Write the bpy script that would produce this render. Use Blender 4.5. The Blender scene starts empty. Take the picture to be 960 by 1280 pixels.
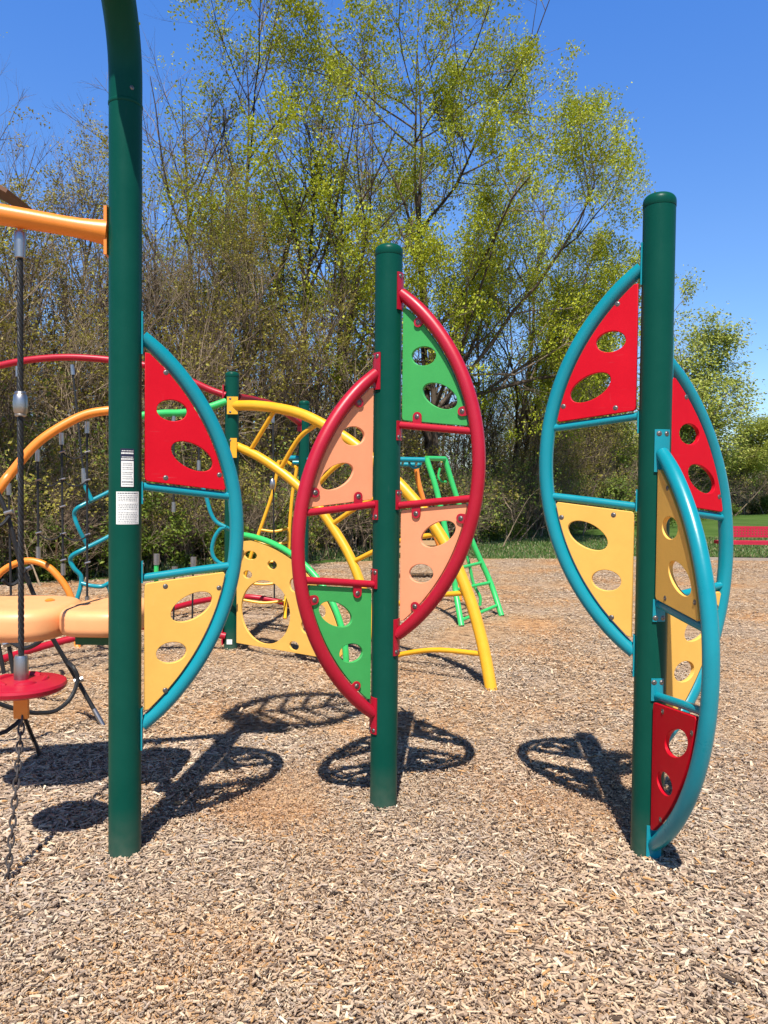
import bpy, math, random
import numpy as np
from mathutils import Vector, Matrix

R = math.radians
rng = np.random.default_rng(7)
random.seed(7)
scene = bpy.context.scene
COL = scene.collection

# ------------------------------------------------------------------ camera
F, CX, CY, EYE = 961.0, 480.0, 640.0, 1.5
PITCH, ROLL = math.atan(27 / 961), R(0.60)
fw = Vector((0, math.cos(PITCH), -math.sin(PITCH)))
r0 = Vector((1, 0, 0)); u0 = Vector((0, math.sin(PITCH), math.cos(PITCH)))
cup = u0 * math.cos(ROLL) - r0 * math.sin(ROLL)
crt = r0 * math.cos(ROLL) + u0 * math.sin(ROLL)
cam = bpy.data.cameras.new('camera'); cam.sensor_fit = 'HORIZONTAL'; cam.sensor_width = 36
cam.lens = 36 * F / 960; cam.clip_start = 0.05; cam.clip_end = 3000
co = bpy.data.objects.new('camera', cam); COL.objects.link(co)
M = Matrix((crt, cup, -fw)).transposed().to_4x4(); M.translation = (0, 0, EYE)
co.matrix_world = M
scene.camera = co


def ray(px, py):
    return fw + crt * ((px - CX) / F) + cup * ((CY - py) / F)


def P(px, py, Y):
    """real-world point seen at a photo position at distance Y"""
    d = ray(px, py)
    return Vector((0, 0, EYE)) + d * (Y / d.y)


def G(px, py, z=0.0):
    d = ray(px, py)
    return Vector((0, 0, EYE)) + d * ((z - EYE) / d.z)


# ------------------------------------------------------------------ materials
def nmat(name):
    m = bpy.data.materials.new(name); m.use_nodes = True
    nt = m.node_tree
    return m, nt, nt.nodes['Principled BSDF']


def paint(name, col, rough=0.35, spec=0.5, wear=0.25, coat=0.0, bump=0.06, scuff=0.0):
    """powder coat / moulded plastic with faint dust, mottling and scuffs"""
    m, nt, b = nmat(name)
    N, L = nt.nodes, nt.links
    tc = N.new('ShaderNodeTexCoord')
    n1 = N.new('ShaderNodeTexNoise'); n1.inputs['Scale'].default_value = 5; n1.inputs['Detail'].default_value = 8
    n1.inputs['Roughness'].default_value = 0.7
    L.new(tc.outputs['Object'], n1.inputs['Vector'])
    mp = N.new('ShaderNodeMapping'); mp.inputs['Scale'].default_value = (60, 60, 9)
    L.new(tc.outputs['Object'], mp.inputs['Vector'])
    n2 = N.new('ShaderNodeTexNoise'); n2.inputs['Scale'].default_value = 1; n2.inputs['Detail'].default_value = 4
    L.new(mp.outputs[0], n2.inputs['Vector'])
    cr = N.new('ShaderNodeValToRGB'); cr.color_ramp.elements[0].position = 0.68; cr.color_ramp.elements[1].position = 0.80
    L.new(n2.outputs['Fac'], cr.inputs['Fac'])
    mul = N.new('ShaderNodeMath'); mul.operation = 'MULTIPLY'; mul.inputs[1].default_value = wear
    L.new(cr.outputs['Color'], mul.inputs[0])
    mix = N.new('ShaderNodeMix'); mix.data_type = 'RGBA'
    d = [min(1, c * 0.8) for c in col]; e = [min(1, c * 1.12 + 0.004) for c in col]
    mix.inputs[6].default_value = (*d, 1); mix.inputs[7].default_value = (*e, 1)
    L.new(n1.outputs['Fac'], mix.inputs[0])
    mx2 = N.new('ShaderNodeMix'); mx2.data_type = 'RGBA'
    mx2.inputs[7].default_value = tuple(min(1, c * 0.7 + 0.16) for c in col) + (1,)
    L.new(mul.outputs[0], mx2.inputs[0]); L.new(mix.outputs[2], mx2.inputs[6])
    base = mx2.outputs[2]
    for ang, thr in ((35, 0.75), (-62, 0.76)) if scuff else ():
        ms = N.new('ShaderNodeMapping'); ms.inputs['Rotation'].default_value = (R(10), R(ang), 0); ms.inputs['Scale'].default_value = (7, 7, 190)
        L.new(tc.outputs['Object'], ms.inputs['Vector'])
        ns = N.new('ShaderNodeTexNoise'); ns.inputs['Scale'].default_value = 1; ns.inputs['Detail'].default_value = 1; L.new(ms.outputs[0], ns.inputs['Vector'])
        rs_ = N.new('ShaderNodeMapRange'); rs_.inputs['From Min'].default_value = thr; rs_.inputs['From Max'].default_value = thr + 0.03; rs_.inputs['To Max'].default_value = scuff
        L.new(ns.outputs['Fac'], rs_.inputs['Value'])
        m3 = N.new('ShaderNodeMix'); m3.data_type = 'RGBA'; m3.inputs[7].default_value = tuple(min(1, c * 0.6 + 0.2) for c in col) + (1,)
        L.new(rs_.outputs[0], m3.inputs[0]); L.new(base, m3.inputs[6]); base = m3.outputs[2]
    L.new(base, b.inputs['Base Color'])
    mr = N.new('ShaderNodeMapRange'); mr.inputs['To Min'].default_value = rough - 0.08; mr.inputs['To Max'].default_value = rough + 0.14
    L.new(n1.outputs['Fac'], mr.inputs['Value']); L.new(mr.outputs[0], b.inputs['Roughness'])
    b.inputs['Specular IOR Level'].default_value = spec
    b.inputs['Coat Weight'].default_value = coat; b.inputs['Coat Roughness'].default_value = 0.2
    bp = N.new('ShaderNodeBump'); bp.inputs['Strength'].default_value = bump; bp.inputs['Distance'].default_value = 0.004
    n3 = N.new('ShaderNodeTexNoise'); n3.inputs['Scale'].default_value = 160; n3.inputs['Detail'].default_value = 3
    L.new(tc.outputs['Object'], n3.inputs['Vector'])
    L.new(n3.outputs['Fac'], bp.inputs['Height']); L.new(bp.outputs[0], b.inputs['Normal'])
    return m


def ramp(nt, fac, stops, const=False):
    cr = nt.nodes.new('ShaderNodeValToRGB'); r = cr.color_ramp
    if const: r.interpolation = 'CONSTANT'
    while len(r.elements) < len(stops): r.elements.new(0.5)
    for e, (p, c) in zip(r.elements, stops):
        e.position = p; e.color = (*c, 1)
    nt.links.new(fac, cr.inputs['Fac'])
    return cr.outputs['Color']


GREEN = paint('post_green', (0.0004, 0.054, 0.036), 0.34, 0.10, 0.05)
TEAL = paint('teal_coat', (0.001, 0.205, 0.255), 0.27, 0.42, 0.08)
CRIM = paint('crimson_coat', (0.36, 0.004, 0.020), 0.36, 0.34, 0.10)
PRED = paint('red_panel', (0.50, 0.001, 0.011), 0.45, 0.12, 0.10, scuff=0.12)
PYEL = paint('yellow_panel', (0.70, 0.39, 0.082), 0.48, 0.15, 0.10, scuff=0.12)
PPEA = paint('peach_panel', (0.72, 0.28, 0.14), 0.48, 0.18, 0.10, scuff=0.12)
PGRN = paint('green_panel', (0.045, 0.31, 0.075), 0.48, 0.18, 0.12, scuff=0.12)
YTUB = paint('yellow_coat', (0.70, 0.34, 0.008), 0.36, 0.5, 0.06)
LGRN = paint('light_green_coat', (0.03, 0.44, 0.10), 0.36, 0.5, 0.05)
ORNG = paint('orange_coat', (0.72, 0.21, 0.018), 0.36, 0.5, 0.05)
OPOD = paint('orange_plastic', (0.76, 0.345, 0.14), 0.42, 0.4, 0.04)
DGRN = paint('dark_green_coat', (0.01, 0.09, 0.02), 0.5, 0.4, 0.05)
BENCH = paint('bench_red', (0.36, 0.008, 0.03), 0.5, 0.4, 0.03)
ROPE = paint('black_rope', (0.011, 0.011, 0.012), 0.5, 0.35, 0.06, bump=0.4)
CHAIN = paint('chain_iron', (0.035, 0.028, 0.026), 0.5, 0.5, 0.2)
WHITE = paint('sticker_white', (0.72, 0.71, 0.66), 0.5, 0.3, 0.1)
NAVY = paint('sticker_navy', (0.012, 0.014, 0.04), 0.5, 0.3, 0.05)
INK = paint('sticker_ink', (0.12, 0.12, 0.13), 0.6, 0.2, 0.0)
KERB = paint('kerb_grey', (0.30, 0.25, 0.20), 0.8, 0.2, 0.3)
WOOD = paint('weathered_wood', (0.38, 0.23, 0.11), 0.8, 0.2, 0.3)
ROOF = paint('brown_roof', (0.16, 0.075, 0.04), 0.6, 0.3, 0.1)
STEEL = paint('brushed_steel', (0.36, 0.35, 0.34), 0.36, 0.5, 0.1)
STEEL.node_tree.nodes['Principled BSDF'].inputs['Metallic'].default_value = 1.0
BOLT = paint('bolt_steel', (0.19, 0.17, 0.155), 0.42, 0.5, 0.1)
BOLT.node_tree.nodes['Principled BSDF'].inputs['Metallic'].default_value = 0.9


def dusty_foot(m):
    nt = m.node_tree; N, L = nt.nodes, nt.links; b = N['Principled BSDF']
    old = b.inputs['Base Color'].links[0].from_socket
    tc = N.new('ShaderNodeTexCoord'); sx = N.new('ShaderNodeSeparateXYZ'); L.new(tc.outputs['Object'], sx.inputs[0])
    n = N.new('ShaderNodeTexNoise'); n.inputs['Scale'].default_value = 22; n.inputs['Detail'].default_value = 6; L.new(tc.outputs['Object'], n.inputs['Vector'])
    mr = N.new('ShaderNodeMapRange'); mr.inputs['From Min'].default_value = 0.22; mr.inputs['From Max'].default_value = 0.0
    mr.inputs['To Min'].default_value = 0; mr.inputs['To Max'].default_value = 1; L.new(sx.outputs[2], mr.inputs['Value'])
    p = N.new('ShaderNodeMath'); p.operation = 'MULTIPLY'; L.new(mr.outputs[0], p.inputs[0]); L.new(n.outputs['Fac'], p.inputs[1])
    p2 = N.new('ShaderNodeMath'); p2.operation = 'MULTIPLY'; p2.inputs[1].default_value = 0.3; L.new(p.outputs[0], p2.inputs[0])
    mx = N.new('ShaderNodeMix'); mx.data_type = 'RGBA'; mx.inputs[7].default_value = (0.24, 0.19, 0.14, 1)
    L.new(p2.outputs[0], mx.inputs[0]); L.new(old, mx.inputs[6]); L.new(mx.outputs[2], b.inputs['Base Color'])
dusty_foot(GREEN)


# ------------------------------------------------------------------ mesh building
class MB:
    def __init__(s): s.v = []; s.f = []

    def add(s, vs, fs):
        o = len(s.v); s.v.extend([tuple(v) for v in vs]); s.f.extend([tuple(i + o for i in f) for f in fs]); return s

    def box(s, c, size, rot=None):
        c = Vector(c); h = Vector(size) / 2
        vs = []
        for x in (-1, 1):
            for y in (-1, 1):
                for z in (-1, 1):
                    v = Vector((x * h.x, y * h.y, z * h.z))
                    vs.append(c + (rot @ v if rot else v))
        return s.add(vs, [(0, 1, 3, 2), (4, 6, 7, 5), (0, 4, 5, 1), (2, 3, 7, 6), (0, 2, 6, 4), (1, 5, 7, 3)])

    def tube(s, pts, r, sides=16, caps=True, rads=None):
        pts = [Vector(p) for p in pts]; n = len(pts)
        T = [(pts[min(i + 1, n - 1)] - pts[max(i - 1, 0)]).normalized() for i in range(n)]
        ref = Vector((0, 0, 1)) if abs(T[0].z) < 0.9 else Vector((1, 0, 0))
        nrm = (ref - T[0] * ref.dot(T[0])).normalized()
        vs = []
        for i in range(n):
            nrm = (nrm - T[i] * nrm.dot(T[i])).normalized(); b = T[i].cross(nrm)
            rr = rads[i] if rads else r
            for k in range(sides):
                a = 2 * math.pi * k / sides
                vs.append(pts[i] + (nrm * math.cos(a) + b * math.sin(a)) * rr)
        fs = [(i * sides + k, i * sides + (k + 1) % sides, (i + 1) * sides + (k + 1) % sides, (i + 1) * sides + k)
              for i in range(n - 1) for k in range(sides)]
        if caps:
            fs.append(tuple(range(sides - 1, -1, -1))); fs.append(tuple((n - 1) * sides + k for k in range(sides)))
        return s.add(vs, fs)

    def lathe(s, prof, base=(0, 0, 0), axis=(0, 0, 1), sides=28):
        """prof: list of (radius, height along axis)"""
        ax = Vector(axis).normalized(); base = Vector(base)
        ref = Vector((1, 0, 0)) if abs(ax.x) < 0.9 else Vector((0, 1, 0))
        e1 = (ref - ax * ref.dot(ax)).normalized(); e2 = ax.cross(e1)
        vs = []
        for r, h in prof:
            for k in range(sides):
                a = 2 * math.pi * k / sides
                vs.append(base + ax * h + (e1 * math.cos(a) + e2 * math.sin(a)) * r)
        n = len(prof)
        fs = [(i * sides + k, i * sides + (k + 1) % sides, (i + 1) * sides + (k + 1) % sides, (i + 1) * sides + k)
              for i in range(n - 1) for k in range(sides)]
        fs.append(tuple(range(sides - 1, -1, -1))); fs.append(tuple((n - 1) * sides + k for k in range(sides)))
        return s.add(vs, fs)

    def arcplate(s, rin, th, ang, z0, z1, n=8):
        """plate bent round a post, centred on +x"""
        vs = []
        for i in range(n + 1):
            a = -ang + 2 * ang * i / n
            for r in (rin, rin + th):
                for z in (z0, z1):
                    vs.append((r * math.cos(a), r * math.sin(a), z))
        fs = []
        for i in range(n):
            o = i * 4; q = o + 4
            fs += [(o, o + 1, q + 1, q), (o + 2, q + 2, q + 3, o + 3), (o, q, q + 2, o + 2), (o + 1, o + 3, q + 3, q + 1)]
        fs += [(0, 2, 3, 1), (n * 4, n * 4 + 1, n * 4 + 3, n * 4 + 2)]
        return s.add(vs, fs)

    def mesh(s, name, org=(0, 0, 0), smooth=35):
        me = bpy.data.meshes.new(name)
        me.from_pydata([(v[0] - org[0], v[1] - org[1], v[2] - org[2]) for v in s.v], [], s.f)
        if smooth:
            me.shade_smooth(); me.set_sharp_from_angle(angle=R(smooth))
        me.validate(); return me

    def build(s, name, mat, parent=None, org=(0, 0, 0), smooth=35):
        me = s.mesh(name, org, smooth); me.materials.append(mat)
        return link(name, me, parent, None if parent else org)


def link(name, me, parent=None, loc=None):
    o = bpy.data.objects.new(name, me); COL.objects.link(o)
    if parent: o.parent = parent
    if loc is not None: o.location = loc
    return o


def tag(o, label=None, cat=None, group=None, kind=None):
    if label: o['label'] = label
    if cat: o['category'] = cat
    if group: o['group'] = group
    if kind: o['kind'] = kind
    return o


def thing(name, label, cat, loc=(0, 0, 0), rotz=0, group=None):
    o = bpy.data.objects.new(name, None); COL.objects.link(o)
    o.location = loc; o.rotation_euler = (0, 0, rotz); o.empty_display_size = 0.1
    return tag(o, label, cat, group)


def smoothpath(pts, n=8):
    """Catmull-Rom through the points"""
    pts = [Vector(p) for p in pts]; out = []
    Q = [pts[0] * 2 - pts[1]] + pts + [pts[-1] * 2 - pts[-2]]
    for i in range(1, len(Q) - 2):
        a, b, c, d = Q[i - 1], Q[i], Q[i + 1], Q[i + 2]
        for k in range(n):
            t = k / n
            out.append(0.5 * ((2 * b) + (c - a) * t + (2 * a - 5 * b + 4 * c - d) * t * t + (3 * b - a - 3 * c + d) * t ** 3))
    out.append(pts[-1]); return out


def flat_panel(name, outline, holes, th, mat, parent, place=None, bevel=0.0025):
    """solid sheet with holes cut through; (x, y) of the outline become local (x, z)"""
    cu = bpy.data.curves.new('tmp', 'CURVE'); cu.dimensions = '2D'; cu.fill_mode = 'BOTH'
    cu.extrude = th / 2 - bevel; cu.bevel_depth = bevel; cu.bevel_resolution = 2; cu.offset = -bevel
    for loop in [outline] + holes:
        sp = cu.splines.new('POLY'); sp.points.add(len(loop) - 1); sp.use_cyclic_u = True
        for p, (x, y) in zip(sp.points, loop): p.co = (x, y, 0, 1)
    to = bpy.data.objects.new('tmp', cu); COL.objects.link(to)
    bpy.context.view_layer.update()
    me = bpy.data.meshes.new_from_object(to.evaluated_get(bpy.context.evaluated_depsgraph_get()))
    bpy.data.objects.remove(to); bpy.data.curves.remove(cu)
    me.name = name
    m = Matrix(((1, 0, 0, 0), (0, 0, -1, 0), (0, 1, 0, 0), (0, 0, 0, 1)))
    me.transform((place or Matrix()) @ m)
    me.shade_smooth(); me.set_sharp_from_angle(angle=R(30))
    me.materials.clear(); me.materials.append(mat)
    return link(name, me, parent)


def ell(cx, cy, a, b, deg=0, n=40):
    c, s = math.cos(R(deg)), math.sin(R(deg))
    return [(cx + a * math.cos(t) * c - b * math.sin(t) * s, cy + a * math.cos(t) * s + b * math.sin(t) * c)
            for t in [2 * math.pi * k / n for k in range(n)]]


def bolt(name, at, axis, parent, r=0.011, h=0.0045, mat=None, org=(0, 0, 0)):
    b = MB().lathe([(r * 1.25, 0), (r * 1.25, h * 0.25), (r, h * 0.3), (r * 0.85, h * 0.75), (r * 0.55, h), (r * 0.42, h), (r * 0.38, h * 0.55)],
                   Vector(at) - Vector(org), axis, 14)
    return b.build(name, mat or BOLT, parent)


# ------------------------------------------------------------------ leaf climbers
PR = 0.0635
W, TV, TR = 0.455, 0.79, 0.0302
a_, b_ = W - 0.066, TV
CR = (a_ * a_ + b_ * b_) / (2 * a_); CXL = W - CR


def make_post(root, h, mat=GREEN, cap=True):
    b = MB().lathe([(PR, -0.05), (PR, h - 0.05)] if cap else [(PR, -0.05), (PR, h)], sides=40)
    p = b.build('post', mat, root)
    if cap:
        prof = [(PR + 0.0008, h - 0.051), (PR + 0.0014, h - 0.05)] + \
               [(PR + 0.0014 - 0.03 * (1 - math.cos(t)), h - 0.03 + 0.03 * math.sin(t)) for t in [i * math.pi / 16 for i in range(9)]]
        MB().lathe(prof + [(0.002, h + 0.002)], sides=40).build('cap', mat, root)
    return p


def make_leaf(root, phi, zc, side, tubemat, upmat, lowmat, tabs):
    """half-leaf of bent tube with two rungs and two cut panels; side = which way the panels sit"""
    b = MB()
    th = math.asin(TV / CR)
    pts = [(CXL + CR * math.cos(t), 0, CR * math.sin(t)) for t in np.linspace(-th, th, 49)]
    rads = [TR] * 49
    for i, f in ((0, .88), (1, .92), (2, .97), (48, .88), (47, .92), (46, .97)): rads[i] = TR * f
    b.tube(pts, TR, 20, True, rads)
    for s in (1, -1):
        b.arcplate(PR + 0.001, 0.006, R(27), min(s * 0.715, s * 0.885), max(s * 0.715, s * 0.885))
    fr = b.build('leaf_frame', tubemat, root)
    fr.location = (0, 0, zc - 0.015); fr.rotation_euler = (0, 0, phi)
    for s in (1, -1):
        r = MB().tube([(0.07, 0, s * 0.186), (0.25, 0, s * 0.166), (0.447, 0, s * 0.146)], 0.0165, 14)
        r.arcplate(PR + 0.001, 0.006, R(22), min(s * 0.205, s * 0.115), max(s * 0.205, s * 0.115))
        r.build('rung', tubemat, fr)
        for k in (-1, 1):
            a = k * R(13)
            for v in (s * 0.868, s * 0.13):
                bolt('bolt', ((PR + 0.0065) * math.cos(a), (PR + 0.0065) * math.sin(a), v), (math.cos(a), math.sin(a), 0), fr, 0.0085)
        bolts = [(0.155, 0.65), (0.155, 0.222), (0.375, 0.238)]
        ri = CR - 0.037
        u_in = 0.0735
        vt = math.sqrt(ri ** 2 - (u_in - CXL) ** 2)
        def low(u): return 0.186 - (u - 0.07) / 0.377 * 0.04 + 0.021
        # outer corner: circle meets the rung line
        uo = 0.40
        for _ in range(30): uo = CXL + math.sqrt(ri ** 2 - low(uo) ** 2)
        ang0 = math.atan2(low(uo), uo - CXL); ang1 = math.atan2(vt, u_in - CXL)
        out = [(u_in + 0.012, low(u_in)), (u_in + 0.004, low(u_in) + 0.004), (u_in, low(u_in) + 0.014)]
        arc = [(CXL + ri * math.cos(t), ri * math.sin(t)) for t in np.linspace(ang1, ang0, 30)]
        out += [(u_in, vt - 0.012)] + arc[1:-1] + [(uo - 0.001, low(uo) + 0.01), (uo - 0.009, low(uo - 0.009))]
        holes = [ell(0.18, 0.497, 0.061, 0.043, -4), ell(0.262, 0.312, 0.092, 0.05, -27)]
        yo = side * 0.0125
        if s < 0:
            out = [(x, -y) for x, y in out]; holes = [[(x, -y) for x, y in h] for h in holes]
        pan = flat_panel('panel', out, holes, 0.019, upmat if s > 0 else lowmat, fr, Matrix.Translation((0, yo, 0)))
        for (u, v) in bolts:
            v *= s
            if tabs:   # welded ears that lap over the panel on the viewer's side
                if u > 0.3: d = Vector((1, 0, 0.12 * s))
                elif abs(v) > 0.5: d = Vector((0.75, 0, 0.66 * s))
                else: d = Vector((0, 0, -s))
                d.normalize(); L = 0.06
                pr = Vector((-d.z, 0, d.x)); yy = -side * 0.0035
                w = 0.0215
                ol = [(Vector((u, 0, v)) + d * L + pr * w), (Vector((u, 0, v)) + pr * w)]
                for k in range(1, 10):
                    t = math.pi / 2 + math.pi * k / 10
                    ol.append(Vector((u, 0, v)) + d * (w * math.cos(t)) + pr * (w * math.sin(t)))
                ol += [(Vector((u, 0, v)) - pr * w), (Vector((u, 0, v)) + d * L - pr * w)]
                n = len(ol); tb = MB()
                vs = [Vector((p.x, yy - 0.003, p.z)) for p in ol] + [Vector((p.x, yy + 0.003, p.z)) for p in ol]
                tb.add(vs, [tuple(range(n)), tuple(range(2 * n - 1, n - 1, -1))] + [(i, (i + 1) % n, n + (i + 1) % n, n + i) for i in range(n)])
                tb.build('mounting_tab', tubemat, fr)
                bolt('bolt', (u, -side * 0.0066, v), (0, -side, 0), fr, 0.0095)
            else:
                bolt('bolt', (u, side * 0.0221, v), (0, side, 0), fr, 0.0085, 0.0028)
    return fr


pL, pM, pR = G(156, 1070), G(479, 1009), G(808, 1070)

# --- right climber: three leaves
rt = thing('leaf_climber', 'green post with three teal framed leaves of red and yellow panels, right of the playground', 'climber', pR, 0, 'leaf climber posts in the wood chips')
make_post(rt, P(827, 244, pR.y).z)
make_leaf(rt, R(150), 1.645, 1, TEAL, PRED, PYEL, False)
make_leaf(rt, R(29), 1.265, -1, TEAL, PRED, PYEL, False)
make_leaf(rt, R(-83), 0.885, -1, TEAL, PYEL, PRED, False)
# --- middle climber: two crimson leaves
md = thing('leaf_climber', 'green post with two crimson framed leaves of green and peach panels, standing in the middle', 'climber', pM, 0, 'leaf climber posts in the wood chips')
make_post(md, P(485, 307, pM.y).z)
make_leaf(md, R(-27), 1.632, 1, CRIM, PGRN, PPEA, True)
make_leaf(md, R(212), 1.264, -1, CRIM, PPEA, PGRN, True)
# --- left arch post
lt = thing('arch_post_climber', 'tall green post bent over at its top, with two stickers and one teal framed leaf', 'climber', pL, 0)
JZ = P(157, 132, pL.y).z
make_post(lt, JZ, cap=False)
make_leaf(lt, R(25), 1.335, -1, TEAL, PRED, PYEL, False)
AR = 0.33; dd = Vector((0.1, -1, 0)).normalized(); d2 = Vector((1.0, -0.5, 0)).normalized()
ap = [Vector((0, 0, JZ + 0.003)), Vector((0, 0, JZ + 0.05)), Vector((0, 0, JZ + 0.09))]
for t in np.linspace(0, math.pi / 2, 18)[1:]:
    ap.append(Vector((0, 0, JZ + 0.09 + AR * math.sin(t))) + dd * AR * (1 - math.cos(t)))
tip = ap[-1]
for k in (1, 2, 3): ap.append(tip + (dd if k == 1 else d2) * 0.06 * k)
MB().tube(ap, PR + 0.0005, 36).build('arch', GREEN, lt)
MB().lathe([(PR + 0.0008, JZ - 0.008), (PR + 0.0028, JZ - 0.004), (PR + 0.0028, JZ + 0.004), (PR + 0.0008, JZ + 0.008)], sides=40).build('collar', GREEN, lt)
for a in (R(-50), R(170), R(60)):
    bolt('bolt', ((PR + 0.001) * math.cos(a), (PR + 0.001) * math.sin(a), JZ + 0.045), (math.cos(a), math.sin(a), 0), lt, 0.007)


def shadow_leaf(root, base, direc, up, L, Wd, solid, mat):
    """leaf shaped topper carried by the arch"""
    base = Vector(base); d = Vector(direc).normalized(); s = d.cross(Vector(up)).normalized(); n = s.cross(d)
    def rim(t): return base + d * (L * t) + s * 0
    prof = [(t, Wd * (math.sin(math.pi * t) ** 0.75)) for t in np.linspace(0.0, 1, 21)]
    if solid:
        ol = [(L * t, w) for t, w in prof] + [(L * t, -w) for t, w in prof[::-1][1:-1]]
        pm = Matrix((d, -n, s)).transposed().to_4x4(); pm.translation = base
        o = flat_panel('leaf_canopy', ol, [ell(L * .35, 0, L * .06, .03), ell(L * .62, Wd * .3, L * .07, .035, 20)] if solid == 2 else [ell(L * .45, 0, L * .05, .02)], 0.02, mat, root, pm)
    else:
        m = MB()
        ring = [base + d * (L * t) + s * w for t, w in prof] + [base + d * (L * t) - s * w for t, w in prof[::-1][1:]]
        m.tube(ring, 0.05, 10)
        m.tube([base, base + d * L], 0.03, 8)
        for t in (0.2, 0.35, 0.5, 0.65):
            for sg in (1, -1):
                q = min(1, t + 0.16)
                m.tube([base + d * L * t, base + d * (L * q) + s * sg * Wd * math.sin(math.pi * q) ** 0.75], 0.024, 6)
        m.build('leaf_canopy', mat, root)


e = ap[-1]
MB().tube(smoothpath([e, e + Vector((0.05, -0.1, 0.2)), e + Vector((-0.1, -0.12, 0.5)), e + Vector((-0.40, -0.08, 0.68))]), 0.035, 12).build('stem', GREEN, lt)  # unseen stem, added to hold up the shadow casting leaf
shadow_leaf(lt, e + Vector((-0.40, -0.08, 0.67)), (1, 0.36, 0.10), (0, 0, 1), 1.0, 0.37, 0, LGRN)  # unseen ribbed leaf, added to cast the oval lattice shadow on the chips

# stickers (bent round the post, facing the viewer)
fa = math.atan2(-pL.y, -pL.x)
def sticker(px0, px1, y0, y1, lift, mat, name):
    z1 = P(156, y0, pL.y - PR).z; z0 = P(156, y1, pL.y - PR).z
    def ang(px):
        return math.asin(max(-1, min(1, (px - 157) / 20.2)))
    a0, a1 = ang(px0), ang(px1)
    m = MB(); n = 8
    r = PR + lift
    vs = []
    for i in range(n + 1):
        a = fa + a0 + (a1 - a0) * i / n
        vs += [(r * math.cos(a), r * math.sin(a), z0), (r * math.cos(a), r * math.sin(a), z1)]
    m.add(vs, [(2 * i, 2 * i + 2, 2 * i + 3, 2 * i + 1) for i in range(n)])
    return m, (a0, a1, z0, z1, r)
def strip(m, q, f0, f1, g0, g1, lift=0.0006):
    a0, a1, z0, z1, r = q; r += lift; n = 3; vs = []
    for i in range(n + 1):
        a = fa + a0 + (a1 - a0) * (f0 + (f1 - f0) * i / n)
        vs += [(r * math.cos(a), r * math.sin(a), z0 + (z1 - z0) * g0), (r * math.cos(a), r * math.sin(a), z0 + (z1 - z0) * g1)]
    m.add(vs, [(2 * i, 2 * i + 2, 2 * i + 3, 2 * i + 1) for i in range(n)])
def textlines(q, rows, h, seed):
    rr = random.Random(seed); m = MB()
    for g, big in rows:
        x = 0.1 if not big else 0.06
        while x < 0.88:
            w = rr.uniform(0.03, 0.09) if not big else rr.uniform(0.05, 0.12)
            strip(m, q, x, min(0.93, x + w), g, g + h * (1.9 if big else 1)); x += w + (0.03 if not big else 0.02)
    return m
m, q = sticker(151.5, 167.5, 560.5, 609, 0.0012, NAVY, 's'); sk = m.build('sticker', NAVY, lt)
sk['label'] = 'narrow sticker with a dark header above white fine print'
q2 = (q[0] + (q[1] - q[0]) * 0.06, q[1] - (q[1] - q[0]) * 0.06, q[2] + 0.002, q[2] + (q[3] - q[2]) * 0.68, q[4] + 0.0005)
w = MB(); strip(w, q2, 0, 1, 0, 1); w.build('fine_print_field', WHITE, sk)
textlines((q2[0], q2[1], q2[2], q2[3], q2[4] + 0.0006), [(0.9, 0), (.83, 0), (.74, 0), (.67, 0), (.55, 0), (.48, 0), (.38, 0), (.3, 0), (.17, 1), (.08, 0)], 0.022, 1).build('print', INK, sk)
textlines(q, [(0.93, 0), (0.86, 1), (0.77, 0), (0.71, 1)], 0.02, 2).build('header_print', WHITE, sk)
m, q = sticker(146.5, 173, 614.5, 655.5, 0.0012, WHITE, 's'); sk = m.build('sticker', WHITE, lt)
sk['label'] = 'wide white sticker of fine print'
textlines(q, [(0.94, 1)] + [(0.87 - i * 0.052, 0) for i in range(17) if i not in (4, 9)], 0.014, 3).build('print', INK, sk)

# orange beam bolted to the arch post
bz = P(134, 291, pL.y).z
A = Vector((pL.x - PR - 0.012, pL.y, bz))
B0 = P(0, 268, 2.98); dirb = (B0 - A).normalized()
bm_ = MB()
bpts = [A + dirb * t for t in (0, 0.015, 0.05, 0.1, 0.16, 0.3, 0.6, 0.9, 1.25)]
bm_.tube(bpts, 0.045, 24, True, [0.050, 0.047, 0.043, 0.0385, 0.037, 0.039, 0.041, 0.041, 0.041])
beam = bm_.build('beam', ORNG, lt, pL)
fb = MB().box(Vector((-PR - 0.005, 0, bz)), (0.012, 0.07, 0.19)); fb.build('beam_bracket', ORNG, lt)
for s in (1, -1):
    for k in (1, -1): bolt('bolt', (-PR - 0.011, k * 0.022, bz + s * 0.082), (-1, 0, 0), lt, 0.008)

# --- hanging rope with red disc seat and chain
def lerp(a, b, t): return Vector(a) * (1 - t) + Vector(b) * t
t_hit = (25 - 134) / (0 - 134)
btop = P(25, 273, 3.02)
rb = G(25, 1090)
rope = thing('rope_swing', 'thick black rope with steel bead and red disc seat, chained to the ground', 'rope', (btop.x, btop.y, 0))
org = Vector((btop.x, btop.y, 0))
YR = btop.y
def Z(py): return P(25, py, YR).z
x0, y0 = btop.x, YR
def V(z, dx=0, dy=0): return Vector((dx, dy, z))
strands = MB()
zt, zb = Z(300), Z(830)
for k in range(4):
    pts = []
    n = 260
    for i in range(n):
        z = zt + (zb - zt) * i / (n - 1); a = 2 * math.pi * (k / 4 + (zt - z) / 0.10)
        pts.append(V(z, 0.0063 * math.cos(a), 0.0063 * math.sin(a)))
    strands.tube(pts, 0.0056, 8)
strands.build('rope', ROPE, rope)
MB().box((0, 0, Z(281)), (0.008, 0.03, 0.08)).build('hanger_tab', ORNG, rope)
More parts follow.
